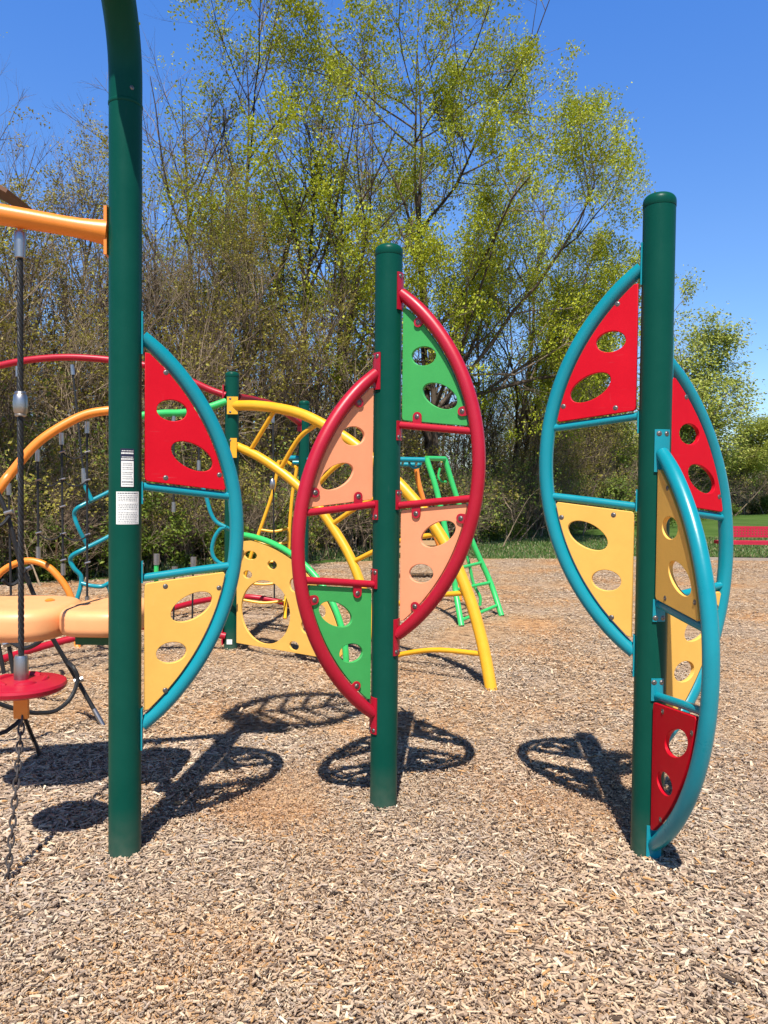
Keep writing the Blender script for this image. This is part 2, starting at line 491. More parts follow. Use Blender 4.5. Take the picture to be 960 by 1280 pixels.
MB().lathe([(0.016, Z(323) ), (0.019, Z(322)), (0.0225, Z(300)), (0.022, Z(293)), (0.019, Z(290)), (0.006, Z(290))], sides=24).build('ferrule', STEEL, rope)
zc = Z(505); hb = 0.05
MB().lathe([(0.015, zc - hb), (0.021, zc - hb + .003), (0.022, zc - hb + .009), (0.0205, zc - hb + .011), (0.0255, zc - hb + .018), (0.0275, zc - .012), (0.028, zc), (0.0275, zc + .012), (0.0255, zc + hb - .018), (0.0205, zc + hb - .011), (0.022, zc + hb - .009), (0.02, zc + hb - .003), (0.015, zc + hb)], sides=24).build('bead', STEEL, rope)
MB().lathe([(0.0255, Z(850)), (0.0275, Z(847)), (0.0265, Z(822)), (0.023, Z(819)), (0.011, Z(819))], sides=24).build('ferrule', STEEL, rope)
zd = Z(856)
dm = MB().lathe([(0.05, zd - .028), (0.15, zd - .024), (0.166, zd - .014), (0.170, zd), (0.166, zd + .010), (0.155, zd + .014), (0.145, zd + .013), (0.13, zd + .02), (0.03, zd + .023)], sides=48)
dm.build('disc_seat', CRIM, rope)
for k in range(5):
    a = 2 * math.pi * k / 5 + 0.3
    m = MB(); arcp = [V(zd + .021, 0.09 * math.cos(a + t) , 0.09 * math.sin(a + t)) for t in np.linspace(-.45, .45, 9)]
    m.tube(arcp, 0.012, 8, True, [0.004, .009, .012, .013, .013, .013, .012, .009, .004]); m.build('foot_grip', CRIM, rope)
bt, bb = zd - 0.028, Z(898)
MB().box((0, 0, (bt + bb) / 2), (0.056, 0.016, bt - bb)).build('lower_bracket', ORNG, rope)
cend = G(9, 1106) - org; cst = V(bb + 0.012, 0.004, 0)
cm = MB(); L_ = (cend - cst).length; nl = int(L_ / 0.034); ax = (cend - cst).normalized()
s1 = ax.cross(Vector((0, 1, 0))).normalized(); s2 = ax.cross(s1)
for i in range(nl):
    c = cst + (cend - cst) * ((i + .5) / nl) + Vector((0, 0, 0)); sd = s1 if i % 2 else (s2 * 0.9 + s1 * 0.4).normalized()
    pts = [c + ax * (0.0235 * math.cos(t)) + sd * (0.0115 * math.sin(t)) for t in np.linspace(0, 2 * math.pi, 15)]
    cm.tube(pts, 0.0042, 7, False)
cm.build('chain', CHAIN, rope)
def sag(a, b, d, n=10):
    return [lerp(a, b, i / n) - Vector((0, 0, d * 4 * (i / n) * (1 - i / n))) for i in range(n + 1)]
r1 = thing('guy_rope', 'short black rope slanting from under the red disc seat to a steel ground anchor', 'rope', G(50, 948))
o1 = G(50, 948)
p1 = P(30, 895, 3.9)
MB().tube([p1 - o1, P(42, 925, 4.1) - o1], 0.011, 8).build('rope', ROPE, r1)
MB().tube([P(41.5, 923, 4.1) - o1, Vector((0, 0, 0.02))], 0.013, 10).build('anchor_ferrule', STEEL, r1)
m = MB().tube([P(30, 895, 3.9), P(20, 905, 3.85), P(8, 914, 3.8), P(-12, 921, 3.75), P(-40, 925, 3.7)], 0.011, 8)
tag(m.build('guy_rope', ROPE, None, G(-40, 960)), 'black rope drooping out of frame at the left from under the red disc seat', 'rope')

# ------------------------------------------------------------------ far play structure
def bgpost(px, pytop, Y, label, sticker_=False):
    g = G(px, 613 + 1442 / Y + (px - 480) * math.tan(ROLL))
    h = P(px, pytop, g.y).z
    t = thing('play_post', label, 'post', (g.x, g.y, 0), 0, 'posts of the far play structure')
    make_post(t, h)
    return t, Vector((g.x, g.y, 0)), h
tA, pA, hA = bgpost(288.5, 465, 7.2, 'green post carrying the yellow arch rails, nearer of the two far posts')
MB().box((0.0, -PR - 0.002, 0.08), (0.05, 0.004, 0.045)).build('sticker', WHITE, tA)
tB, pB, hB = bgpost(378.5, 501, 9.4, 'green post seen just left of the left crimson leaf, farther of the two far posts')

# red arches
def tubething(name, label, cat, pts, r, mat, n=8, sides=14, group=None, ends=()):
    pts = [Vector(p) for p in pts]
    o = pts[0].copy(); o.z = 0
    t = MB().tube(smoothpath(pts, n), r, sides)
    for e in ends: t.box(e[0], e[1])
    ob = t.build(name, mat, None, o); tag(ob, label, cat, group); return ob
tubething('arch_tube', 'crimson arch tube high behind the tall arch post, fixed to the nearer far post', 'tube',
          [P(x, y, Y) for x, y, Y in ((282, 494, 7.13), (262, 487, 7.12), (240, 477, 7.1), (200, 461, 7.05), (138, 450, 7), (70, 447, 6.95), (0, 457, 6.9), (-80, 485, 6.85), (-150, 530, 6.8))], 0.031, CRIM,
          ends=[(Vector((pA.x - PR - 0.006, pA.y - 0.04, P(282, 492, 7.1).z)), (0.012, 0.06, 0.16))])
tubething('arch_tube', 'short crimson tube dropping between the two far posts behind the yellow arch', 'tube',
          [P(x, y, Y) for x, y, Y in ((297, 496, 7.25), (320, 500, 7.9), (345, 508, 8.6), (374, 529, 9.3))], 0.033, CRIM,
          ends=[(Vector((pB.x - 0.05, pB.y - 0.07, P(374, 529, 9.3).z)), (0.05, 0.012, 0.2))])
tubething('arch_tube', 'orange arch tube rising from the left behind the black rope', 'tube',
          [P(x, y, Y) for x, y, Y in ((-75, 745, 5.6), (-45, 680, 5.6), (0, 610, 5.65), (15, 590, 5.7), (50, 551, 5.75), (100, 521, 5.85), (138, 513, 5.9), (158, 513, 5.95), (172, 520, 6.0))], 0.034, ORNG)
tubething('arch_tube', 'light green tube reaching the nearer far post, seen through the red panel hole', 'tube',
          [P(x, y, Y) for x, y, Y in ((150, 540, 6.6), (170, 522, 6.7), (200, 517, 6.8), (228, 516, 6.9), (255, 511, 7.0), (282, 502, 7.1))], 0.033, LGRN)
tubething('arch_tube', 'small orange arch rising behind the orange pod deck', 'tube',
          [P(x, y, 7.3) for x, y in ((-40, 790), (-22, 745), (-5, 722), (12, 708), (35, 701), (58, 707), (78, 727), (90, 750), (96, 780))] + [G(97, 810) - Vector((0, 0, .02))], 0.032, ORNG)
tubething('ground_rail', 'crimson rail low over the chips left of the tall arch post', 'rail',
          [P(x, y, Y) for x, y, Y in ((-60, 850, 6.0), (0, 825, 6.4), (50, 809, 6.7), (95, 797, 6.9), (140, 788, 7.0), (180, 783, 7.05), (235, 787, 7.1), (282, 795, 7.12))], 0.032, CRIM,
          ends=[(Vector((pA.x - PR - 0.006, pA.y - 0.03, P(280, 795, 7.1).z)), (0.012, 0.07, 0.17))])
tubething('ground_rail', 'crimson rail low over the chips behind the yellow round hole panel', 'rail',
          [P(x, y, Y) for x, y, Y in ((170, 778, 8.4), (214, 761, 8.9), (258, 750, 9.3), (306, 746, 9.6), (340, 750, 9.6), (365, 757, 9.5), (378, 763, 9.3))], 0.034, CRIM)

# rope net hanging from the orange arch
def netrope(px, y0, y1, Y, label, px1=None, clips=(), endf=True, group=None, ropeR=0.009):
    px1 = px if px1 is None else px1
    a, b = P(px, y0, Y), P(px1, y1, Y); o = Vector((a.x, a.y, 0))
    t = thing('hanging_rope', label, 'rope', o, 0, group)
    MB().tube([a - o, b - o], ropeR, 7).build('rope', ROPE, t)
    d = (b - a).normalized()
    MB().tube([a - o, a - o + d * 0.09], 0.018, 10).build('ferrule', STEEL, t)
    if endf: MB().tube([b - o - d * 0.09, b - o], 0.018, 10).build('ferrule', STEEL, t)
    for cy in clips:
        c = lerp(a, b, (cy - y0) / (y1 - y0)) - o
        MB().tube([c + Vector((-0.012, -0.012, -0.004)), c + Vector((0.03, -0.012, 0.008))], 0.008, 8).build('clip', STEEL, t)
    return t
g_ = 'net ropes under the orange arch'
netrope(109, 527, 760, 5.95, 'net rope nearest the tall arch post, hanging from the orange arch', clips=(565, 600, 668, 703), group=g_)
netrope(77, 541, 719, 5.9, 'net rope with a low steel ferrule, hanging mid way along the orange arch', 79, (565, 599, 633, 667, 700), group=g_)
netrope(47, 562, 698, 5.85, 'net rope hanging from the orange arch close right of the thick black rope', 48, (600, 666), group=g_)
netrope(11, 604, 760, 5.8, 'net rope hanging at the left frame edge from the orange arch', 14, (640,), group=g_)
netrope(90, 456, 598, 6.9, 'thin rope slanting from the crimson arch down to the teal zigzag tube', 105, (), True)
netrope(22, 458, 600, 6.8, 'thin rope half hidden behind the thick black rope, hanging from the crimson arch', 23, ())
netrope(341, 518, 748, 8.4, 'bare rope with a steel bead between the two far posts', 343, (), False)
o = P(340.5, 605, 8.38)
tag(MB().lathe([(0.012, -.06), (0.026, -.045), (0.032, 0), (0.026, .045), (0.012, .06)], (0, 0, 0), sides=14).build('rope_bead', STEEL, None, (0, 0, 0)), 'steel bead half way down the rope between the two far posts', 'bead').location = o
netrope(217, 520, 640, 6.85, 'rope hanging from the light green tube, seen through the upper red panel hole', 217, ())
netrope(249, 516, 588, 6.95, 'rope with steel end seen through the lower hole of the red panel', 248.5, ())
for (xa, ya, xb, yb, Y, lb) in ((45, 600, 77, 599, 5.88, 'upper cross rope between the two left net ropes'), (77, 599, 110, 600, 5.92, 'upper cross rope between the two right net ropes'),
                            (48, 666, 78, 667, 5.88, 'lower cross rope between the two left net ropes'), (78, 667, 111, 668, 5.92, 'lower cross rope between the two right net ropes'),
                            (77, 565, 110, 565, 5.92, 'topmost cross rope of the net, close under the orange arch')):
    c = P((xa + xb) / 2, ya, Y)
    tag(MB().tube(sag(P(xa, ya, Y), P(xb, yb, Y), 0.05), 0.006, 6).build('cross_rope', ROPE, None, c), lb, 'rope', 'cross ropes of the net')
# slanting black ropes
def slack(label, pts, r=0.016, endferr=True):
    o = Vector((pts[-1].x, pts[-1].y, 0)); t = thing('slanting_rope', label, 'rope', o, 0, 'slanting ropes round the pod deck')
    MB().tube([p - o for p in pts], r, 9).build('rope', ROPE, t)
    if endferr:
        d = (pts[-1] - pts[-2]).normalized(); MB().tube([pts[-1] - o - d * 0.12, pts[-1] - o], r * 1.15, 10).build('ferrule', STEEL, t)
    return t, o
t_, o_ = slack('thick black rope slanting from under the orange deck to a steel ground end', [P(64, 795, 4.75), P(97, 851, 4.85), G(129, 907)], 0.014)
MB().tube([P(93, 852, 4.8) - o_, P(104, 848, 4.82) - o_], 0.02, 10).build('clip', STEEL, t_)
MB().tube(smoothpath([P(84, 827, 4.82) - o_, P(92, 835, 4.75) - o_, P(97, 850, 4.75) - o_, P(88, 873, 4.7) - o_, P(70, 888, 4.6) - o_, P(52, 891, 4.5) - o_, P(36, 890, 4.4) - o_, P(0, 880, 4.3) - o_, P(-40, 860, 4.2) - o_]), 0.013, 8).build('loop_rope', ROPE, t_)
t_, o_ = slack('black rope standing behind the red disc seat, left of the thick rope', [P(10, 800, 5.3), P(17, 842, 5.3)], 0.015, False)
MB().tube([P(5, 806, 5.28) - o_, P(13, 804, 5.28) - o_], 0.02, 9).build('clip', STEEL, t_)
t_, o_ = slack('black rope at the left frame edge behind the red disc seat', [P(-2, 805, 5.2), P(5, 842, 5.2)], 0.014, False)
t_, o_ = slack('black rope crossing behind the thick rope down to the orange deck', [P(-5, 610, 5.4), P(10, 645, 5.4), P(24, 700, 5.45), P(43, 745, 5.5)], 0.016, False)
MB().tube([P(6, 642, 5.38) - o_, P(16, 639, 5.38) - o_], 0.016, 9).build('clip', STEEL, t_)
MB().tube([P(32, 712, 5.45) - o_, P(39, 709, 5.45) - o_], 0.016, 9).build('clip', STEEL, t_)
MB().tube(smoothpath([P(-30, 665, 5.3) - o_, P(0, 657, 5.35) - o_, P(12, 645, 5.38) - o_]), 0.013, 7).build('side_rope', ROPE, t_)
MB().tube(smoothpath([P(3, 725, 5.3) - o_, P(12, 731, 5.35) - o_, P(22, 727, 5.38) - o_, P(33, 711, 5.4) - o_]), 0.013, 7).build('side_rope', ROPE, t_)
m = MB().tube(smoothpath([P(8, 798, 5.25), P(20, 806, 5.2), P(32, 810, 5.15), P(45, 805, 5.1), P(58, 795, 5.1)]), 0.016, 8)
tag(m.build('rope_loop', ROPE, None, P(30, 806, 5.2)), 'sagging black rope loop under the orange deck', 'rope')

# teal zigzag climbers
YZ = 6.75
tz = thing('zigzag_climber', 'teal bent tube climber with a steel top ferrule, left of the tall arch post', 'climber', (P(100, 700, YZ).x, YZ, 0))
oz = Vector(tz.location)
def zz(pts, r=0.0185, n=6): return MB().tube([p - oz for p in smoothpath([P(x, y, YZ + dy) for x, y, dy in pts], n)], r, 12)
zz([(106, 603, 0), (108, 611, 0), (115, 626, 0)], 0.02).build('upright', TEAL, tz)
zz([(150, 608, .2), (128, 619, .1), (104, 631, 0), (95, 637, -.02), (93, 645, 0), (98, 660, 0), (109, 682, .05)]).build('bent_tube', TEAL, tz)
zz([(150, 663, .2), (128, 675, .1), (104, 687, 0), (91, 694, -.02), (88, 701, 0), (93, 711, 0), (101, 720, .02), (101, 732, .02), (96, 750, 0), (90, 775, 0)], 0.02).build('bent_tube', TEAL, tz)
zz([(102, 729, 0), (113, 732, 0), (127, 733, 0), (136, 729, .05), (150, 723, .1)]).build('rung', TEAL, tz)
zz([(134, 731, .05), (138, 741, .05), (140, 770, .05)]).build('upright', TEAL, tz)
MB().tube([P(105.5, 591, YZ) - oz, P(106, 605, YZ) - oz], 0.028, 14).build('ferrule', STEEL, tz)
tz2 = thing('zigzag_climber', 'teal bent tube climber seen through the gap of the single teal leaf', 'climber', (P(270, 680, YZ).x, YZ, 0))
oz = Vector(tz2.location)
zz([(250, 600, .1), (258, 622, .1), (263, 640, .1), (270, 652, .1), (282, 659, .1)]).build('bent_tube', TEAL, tz2)
zz([(282, 659, .1), (275, 662, .1), (268, 673, .1), (265, 687, .1), (268, 698, .1), (277, 705, .1), (288, 706, .1)]).build('bent_tube', TEAL, tz2)
zz([(282, 659, .1), (300, 668, .2)]).build('bent_tube', TEAL, tz2)
# anchor stubs
def stub(px, y0, Y, col, label):
    a = P(px, y0, Y); g = Vector((a.x, a.y, 0))
    t = thing('anchor_stub', label, 'anchor', g, 0, 'rope anchor stubs behind the single teal leaf')
    MB().tube([(0, 0, -.02), (0.01, 0, a.z - 0.1)], 0.026 if col is LGRN else 0.010, 12).build('pole', col, t)
    MB().tube([(0.01, 0, a.z - 0.12), (0.012, 0, a.z)], 0.034, 12).build('ferrule', STEEL, t)
stub(194.5, 692, 8.3, LGRN, 'light green anchor stub with steel top, leftmost behind the teal leaf gap')
stub(240.5, 696, 8.6, ROPE, 'steel topped anchor stub, rightmost behind the teal leaf gap')
stub(217, 708, 8.6, ROPE, 'low steel topped anchor stub between two taller ones behind the teal leaf gap')

# orange pod deck
def lobe(outline, z0, z1, name, parent, org, rnd=0.07):
    n = len(outline); c = sum((Vector(p) for p in outline), Vector((0, 0))) / n
    prof = [(-rnd, z0)] + [(-rnd * (1 - math.sin(t)), z0 + (rnd * (1 - math.cos(t)))) for t in [i * math.pi / 12 for i in range(1, 7)]]
    prof += [(-rnd * (1 - math.cos(t)), z1 - rnd + rnd * math.sin(t)) for t in [i * math.pi / 12 for i in range(0, 7)]]
    prof += [(-rnd - 0.05, z1 + .004), (-rnd - 0.1, z1 - .002), (-rnd - .2, z1 + .006)]
    m = MB(); vs = []
    for off, z in prof:
        for p in outline:
            d = Vector(p) - c; L = d.length; q = c + d * max(0.02, (L + off) / L)
            vs.append((q.x, q.y, z))
    fs = [(i * n + k, i * n + (k + 1) % n, (i + 1) * n + (k + 1) % n, (i + 1) * n + k) for i in range(len(prof) - 1) for k in range(n)]
    fs += [tuple(range(n - 1, -1, -1)), tuple((len(prof) - 1) * n + k for k in range(n))]
    m.add(vs, fs); return m.build(name, OPOD, parent, org, 50)
po = Vector((-1.5, 3.55, 0))
pod = thing('pod_deck', 'orange moulded plastic deck of two rounded lobes held behind the tall arch post', 'deck', po)
def blob(cx, cy, rx, ry, wob, ph, n=72):
    out = []
    for t in [2 * math.pi * k / n for k in range(n)]:
        c, s_ = math.cos(t), math.sin(t); q = (abs(c) ** 3.2 + abs(s_) ** 3.2) ** (-1 / 3.2) * (1 + wob * math.cos(3 * t + ph))
        out.append((cx + rx * c * q, cy + ry * s_ * q))
    return out
zbot, ztop = 0.820, 0.962
lobe(blob(-1.71, 3.56, 0.275, 0.29, 0.03, 0.6), zbot, ztop, 'lobe', pod, po, 0.05)
lobe(blob(-1.272, 3.56, 0.178, 0.25, 0.02, 2.2), zbot + .022, ztop - .002, 'lobe', pod, po, 0.04)
MB().tube([Vector((-1.46, 3.56, 0.90)) - po, Vector((-1.42, 3.56, 0.90)) - po], 0.055, 16).build('joint', OPOD, pod)
MB().box(Vector((-1.235, 3.45, zbot + 0.008)) - po, (0.24, 0.16, 0.045)).box(Vector((-1.115, 3.30, zbot + 0.01)) - po, (0.09, 0.12, 0.05)).build('support_bracket', DGRN, pod)
MB().lathe([(0.020, 0), (0.023, .006), (0.012, .012)], Vector((-1.575, 3.62, ztop - .002)) - po).build('plug', ORNG, pod)

# yellow arch climber
yo_ = Vector((pA.x, pA.y, 0))
ya = thing('arch_climber', 'yellow arched ladder of two curved rails and rungs coming down from the nearer far post', 'climber', yo_)
foot1 = G(615, 862); foot2 = G(484, 838)
def arcrail(pxs, ys, foot, Y0):
    n = len(pxs); out = []
    for i, (x, y) in enumerate(zip(pxs, ys)):
        t = i / n; out.append(P(x, y, Y0 + (foot.y - Y0) * t))
    return out + [foot - Vector((0, 0, 0.03))]
ra = smoothpath(arcrail([294, 318, 345, 375, 405, 440, 475, 506, 540, 566, 588, 604], [507, 507, 510, 517, 531, 553, 582, 612, 653, 697, 750, 808], foot1, 7.12), 6)
rb_ = smoothpath(arcrail([296, 320, 345, 372, 398, 421, 438, 452, 464, 474], [558, 569, 585, 607, 634, 667, 697, 733, 775, 812], foot2, 7.15), 6)
MB().tube([p - yo_ for p in ra], 0.047, 18).build('rail', YTUB, ya)
MB().tube([p - yo_ for p in rb_], 0.042, 18).build('rail', YTUB, ya)
def nearest(path, x):
    best = min(path, key=lambda p: abs(480 + F * (p - Vector((0, 0, EYE))).dot(crt) / (p - Vector((0, 0, EYE))).dot(fw) - x)); return best - yo_
for xa, xb, bow in ((347, 313, 0.0), (398, 350, 0.08), (458, 386, 0.08), (506, 414, 0.05), (551, 441, 0.05), (583, 462, 0.05), (606, 478, 0.05)):
    a, b = nearest(ra, xa), nearest(rb_, xb); mid = (a + b) / 2 + Vector((0, 0, bow))
    MB().tube(smoothpath([a, mid, b], 6), 0.021, 12).build('rung', YTUB, ya)
for (px, py, hh) in ((291, 507, 0.16), (293, 560, 0.18)):
    c = P(px, py, 7.1)
    MB().box(Vector((0.02 + (px - 291) * .006, -PR - 0.012, c.z)), (0.10 if px == 291 else .06, 0.014, hh)).build('bracket', YTUB, ya)
    for s in (1, -1): bolt('bolt', (0.0, -PR - 0.019, c.z + s * hh * .38), (0, -1, 0), ya, 0.009)

# yellow ladder behind
ly = thing('yellow_ladder', 'slim yellow ladder standing behind the yellow arch by the farther post', 'ladder', G(330, 772))
lo = Vector(ly.location)
l1 = smoothpath([P(348, 577, 9.2), P(345, 598, 9.2), P(339, 622, 9.2), P(322, 671, 9.2), P(312, 700, 9.2), P(303, 735, 9.2)] + [G(299, 772)], 5)
l2 = smoothpath([P(371, 585, 9.2), P(368, 603, 9.2), P(365, 622, 9.2), P(362, 660, 9.2), P(361, 690, 9.2), P(358, 735, 9.2)] + [G(356, 774)], 5)
for l in (l1, l2): MB().tube([p - lo for p in l], 0.021, 12).build('rail', YTUB, ly)
for y in (660, 679, 702, 725, 750):
    c1 = min(l1, key=lambda p: abs(p.z - P(340, y, 9.2).z)); c2 = min(l2, key=lambda p: abs(p.z - P(340, y, 9.2).z))
    MB().tube(smoothpath([c1 - lo, (c1 + c2) / 2 - lo + Vector((0, -.02, -.03)), c2 - lo], 5), 0.016, 10).build('rung', YTUB, ly)
MB().tube([P(348, 577, 9.2) - lo, P(360, 578, 9.4) - lo, P(371, 585, 9.2) - lo], 0.019, 10).build('top_bar', YTUB, ly)

# round-hole panel with green edge tube
gp = thing('arched_panel', 'yellow quarter round panel with a big oval hole and a light green edge tube', 'panel', yo_)
qb = G(436, 838); qd = (qb - pA); qd.z = 0; QL = qd.length; qa = math.atan2(qd.y, qd.x)
gp.rotation_euler = (0, 0, qa)
zt_ = P(297, 670, 7.2).z
QH = zt_ - 0.0
def qcurve(t, off=0.0):   # t 0 top .. 1 foot
    a = math.pi / 2 * (1 - t)
    return ((QL + off) * math.cos(a) * 1.0 + 0.0, 0.02 + (QH + off) * math.sin(a) ** 0.92)
ctube = [Vector((0.07 + 0.93 * qcurve(t)[0], 0, qcurve(t)[1])) for t in np.linspace(0.04, 1, 30)]
MB().tube(ctube, 0.027, 14).build('edge_tube', LGRN, gp)
def qpx(px, py):   # panel coordinates of a photo position
    d = ray(px, py); n = Vector((-math.sin(qa), math.cos(qa), 0)); t = (pA - Vector((0, 0, EYE))).dot(n) / d.dot(n)
    p = Vector((0, 0, EYE)) + d * t - pA; return (p.x * math.cos(qa) + p.y * math.sin(qa), p.z)
out = [(PR + .02, 0.07), (PR + .02, QH - 0.05)]
for t in np.linspace(0.1, 0.93, 26):
    x, z = qcurve(t); out.append((0.07 + 0.93 * x - 0.03 * (x / QL), z - 0.035 + 0.0))
out.append((0.93 * QL - .02, 0.07))
hs = []
for (px, py, rx, ry) in ((332, 765, 31.5, 39.5), (314, 694, 8, 5.5), (341, 706, 6, 5.5), (310.5, 718, 5.5, 5), (369, 731, 6.5, 9), (384, 783, 7, 9), (368.5, 807, 6, 5.5), (405, 806, 6, 6), (402, 764, 6, 8)):
    cx, cz = qpx(px, py); ex = qpx(px + rx, py)[0] - cx; ez = cz - qpx(px, py + ry)[1]
    hs.append(ell(cx, cz, ex, ez, 0, 48 if rx > 20 else 24))
flat_panel('panel', out, hs, 0.022, PYEL, gp)

# green ladder and teal overhead rails
gl = thing('end_ladder', 'light green flared ladder at the far end of the teal overhead rails', 'ladder', G(600, 776))
go = Vector(gl.location)
f1, f2 = G(577, 783), G(627, 770); t1, t2 = P(533, 573, 9.0), P(556, 573.5, 9.5)
la = smoothpath([t1, P(548, 622, 8.95), P(566, 712, 8.8), P(570, 742, 8.75), f1], 6); lb = smoothpath([t2, P(569, 616, 9.5), P(590, 676, 9.45), P(613, 728, 9.43), f2], 6)
for l in (la, lb): MB().tube([p - go for p in l], 0.034, 14).build('rail', LGRN, gl)
MB().tube([t1 - go, t2 - go], 0.03, 12).build('top_bar', LGRN, gl)
for y1, y2 in ((645, 641), (685, 681), (707, 700), (735, 726), (768, 754)):
    c1 = min(la, key=lambda p: abs(p.z - P(560, y1, 8.8).z)); c2 = min(lb, key=lambda p: abs(p.z - P(600, y2, 9.4).z))
    MB().tube([c1 - go, c2 - go], 0.02, 10).build('rung', LGRN, gl)
MB().tube([p - go for p in smoothpath([P(550, 585, 9.6), P(548, 596, 9.6), P(552, 602, 9.6), P(558, 602, 9.55)], 5)], 0.015, 9).build('hook', LGRN, gl)
MB().tube([p - go for p in smoothpath([P(584, 695, 9.6), P(588, 712, 9.6), P(592, 730, 9.6), P(600, 746, 9.6), P(600, 757, 9.6)], 5)], 0.02, 10).build('brace', LGRN, gl)
ov = thing('overhead_ladder', 'teal overhead rails running behind the middle post to the green ladder', 'overhead ladder', (0, 9.5, 0))
oo = Vector((0, 9.5, 0))
MB().tube([P(360, 572.5, 9.45) - oo, P(440, 573, 9.25) - oo, P(532, 575, 9.0) - oo], 0.031, 14).build('rail', TEAL, ov)
MB().tube([P(366, 578, 10.6) - oo, P(440, 579, 10.6) - oo, P(524, 581, 10.7) - oo], 0.031, 14).build('rail', TEAL, ov)
for px in (385, 410, 435, 460, 485, 505, 522):
    MB().tube([P(px, 573.5, 9.2) - oo, P(px - 2, 580, 10.6) - oo], 0.018, 10).build('rung', TEAL, ov)
MB().tube([p - oo for p in smoothpath([P(511, 576, 9.1), P(513, 582, 9.1), P(519, 585, 9.1), P(525, 582, 9.1), P(527, 576, 9.1)], 5)], 0.015, 9).build('hand_loop', TEAL, ov)
tubething('slant_leg', 'orange leg slanting down from the teal overhead rails behind the green ladder', 'leg post', [P(520, 583, 10.7), P(526, 614, 10.7), P(548, 680, 10.7), P(571, 733, 10.7), G(575, 752)], 0.035, ORNG)

# wooden bench seen through the peach panel hole
wbp = G(518, 722)
wb = thing('wooden_bench', 'small weathered wooden slat bench seen through the lower peach panel hole', 'bench', wbp, R(8))
for k, (z, y) in enumerate(((0.30, -.15), (0.30, 0), (0.30, .15))):
    MB().box((0, y, z), (0.95, 0.12, 0.035)).build('slat', WOOD, wb)
for z in (0.45, 0.58): MB().box((0, 0.25, z), (0.95, 0.035, 0.09), Matrix.Rotation(R(-12), 3, 'X')).build('back_slat', WOOD, wb)
for x in (-.4, .4):
    MB().box((x, 0, 0.14), (0.06, 0.36, 0.28)).box((x, 0.27, 0.42), (0.05, 0.04, 0.4)).build('leg', ROPE, wb)

# red park bench
bY = 17.6; bx = P(893, 680, bY).x
rbk = thing('park_bench', 'red perforated metal bench with a backrest on the grass at the right edge', 'bench', (bx + 1.2, bY, 0))
bz0, bz1 = P(930, 672, bY).z, P(930, 658, bY).z; sz = P(930, 678.5, bY - .3).z
fl = [ell(-.98 + .07 * i, (bz0 + bz1) / 2 + .06 * j, 0.014, 0.014, 0, 8) for i in range(29) for j in (-1, 0, 1)]
flat_panel('backrest', [(-1.0, bz0), (1.1, bz0), (1.1, bz1), (-1.0, bz1)], fl, 0.02, BENCH, rbk, Matrix.Translation((0, 0.12, 0)))
MB().box((0.0, -0.18, sz), (2.4, 0.42, 0.075)).build('seat', BENCH, rbk)
for x in (-0.98, 0.95):
    MB().tube([(x, -.3, 0), (x, -.22, sz), (x, .1, sz), (x, .14, bz1)], 0.025, 10).tube([(x, .2, 0), (x, .1, sz)], 0.025, 10).build('leg', BENCH, rbk)

# roof corner of a shelter at the far left
Cc = P(15, 243, 10.0); roof = thing('picnic_shelter', 'brown roofed shelter whose eave pokes in at the top left', 'shelter', (Cc.x - 1.6, 10.6, 0))
ro = Vector(roof.location); sl = math.atan2(17, 30)
for s in (1, -1):
    rot = Matrix.Rotation(s * sl, 3, 'Y')
    MB().box(Vector((s * 0.8, 0, Cc.z + 0.45)), (1.80, 1.4, 0.05), rot).build('roof_slope', ROOF, roof)
for x in (-1.2, 0.55):
    for y in (-.5, .5):
        MB().box((x - .1, y, (Cc.z + .2) / 2), (0.12, 0.12, Cc.z + .2)).build('support', WOOD, roof)

# ------------------------------------------------------------------ ground
def np_mesh(name, verts, quads, mats, matidx=None, smooth=False):
    verts = np.asarray(verts, np.float32); quads = np.asarray(quads, np.int32)
    me = bpy.data.meshes.new(name)
    me.vertices.add(len(verts)); me.vertices.foreach_set('co', verts.ravel())
    k = quads.shape[1]; n = len(quads)
    me.loops.add(n * k); me.loops.foreach_set('vertex_index', quads.ravel())
    me.polygons.add(n); me.polygons.foreach_set('loop_start', np.arange(0, n * k, k, dtype=np.int32))
    me.polygons.foreach_set('loop_total', np.full(n, k, np.int32))
    for m in mats: me.materials.append(m)
    if matidx is not None: me.polygons.foreach_set('material_index', np.asarray(matidx, np.int32))
    me.polygons.foreach_set('use_smooth', np.full(n, smooth, bool))
    me.update(); return me


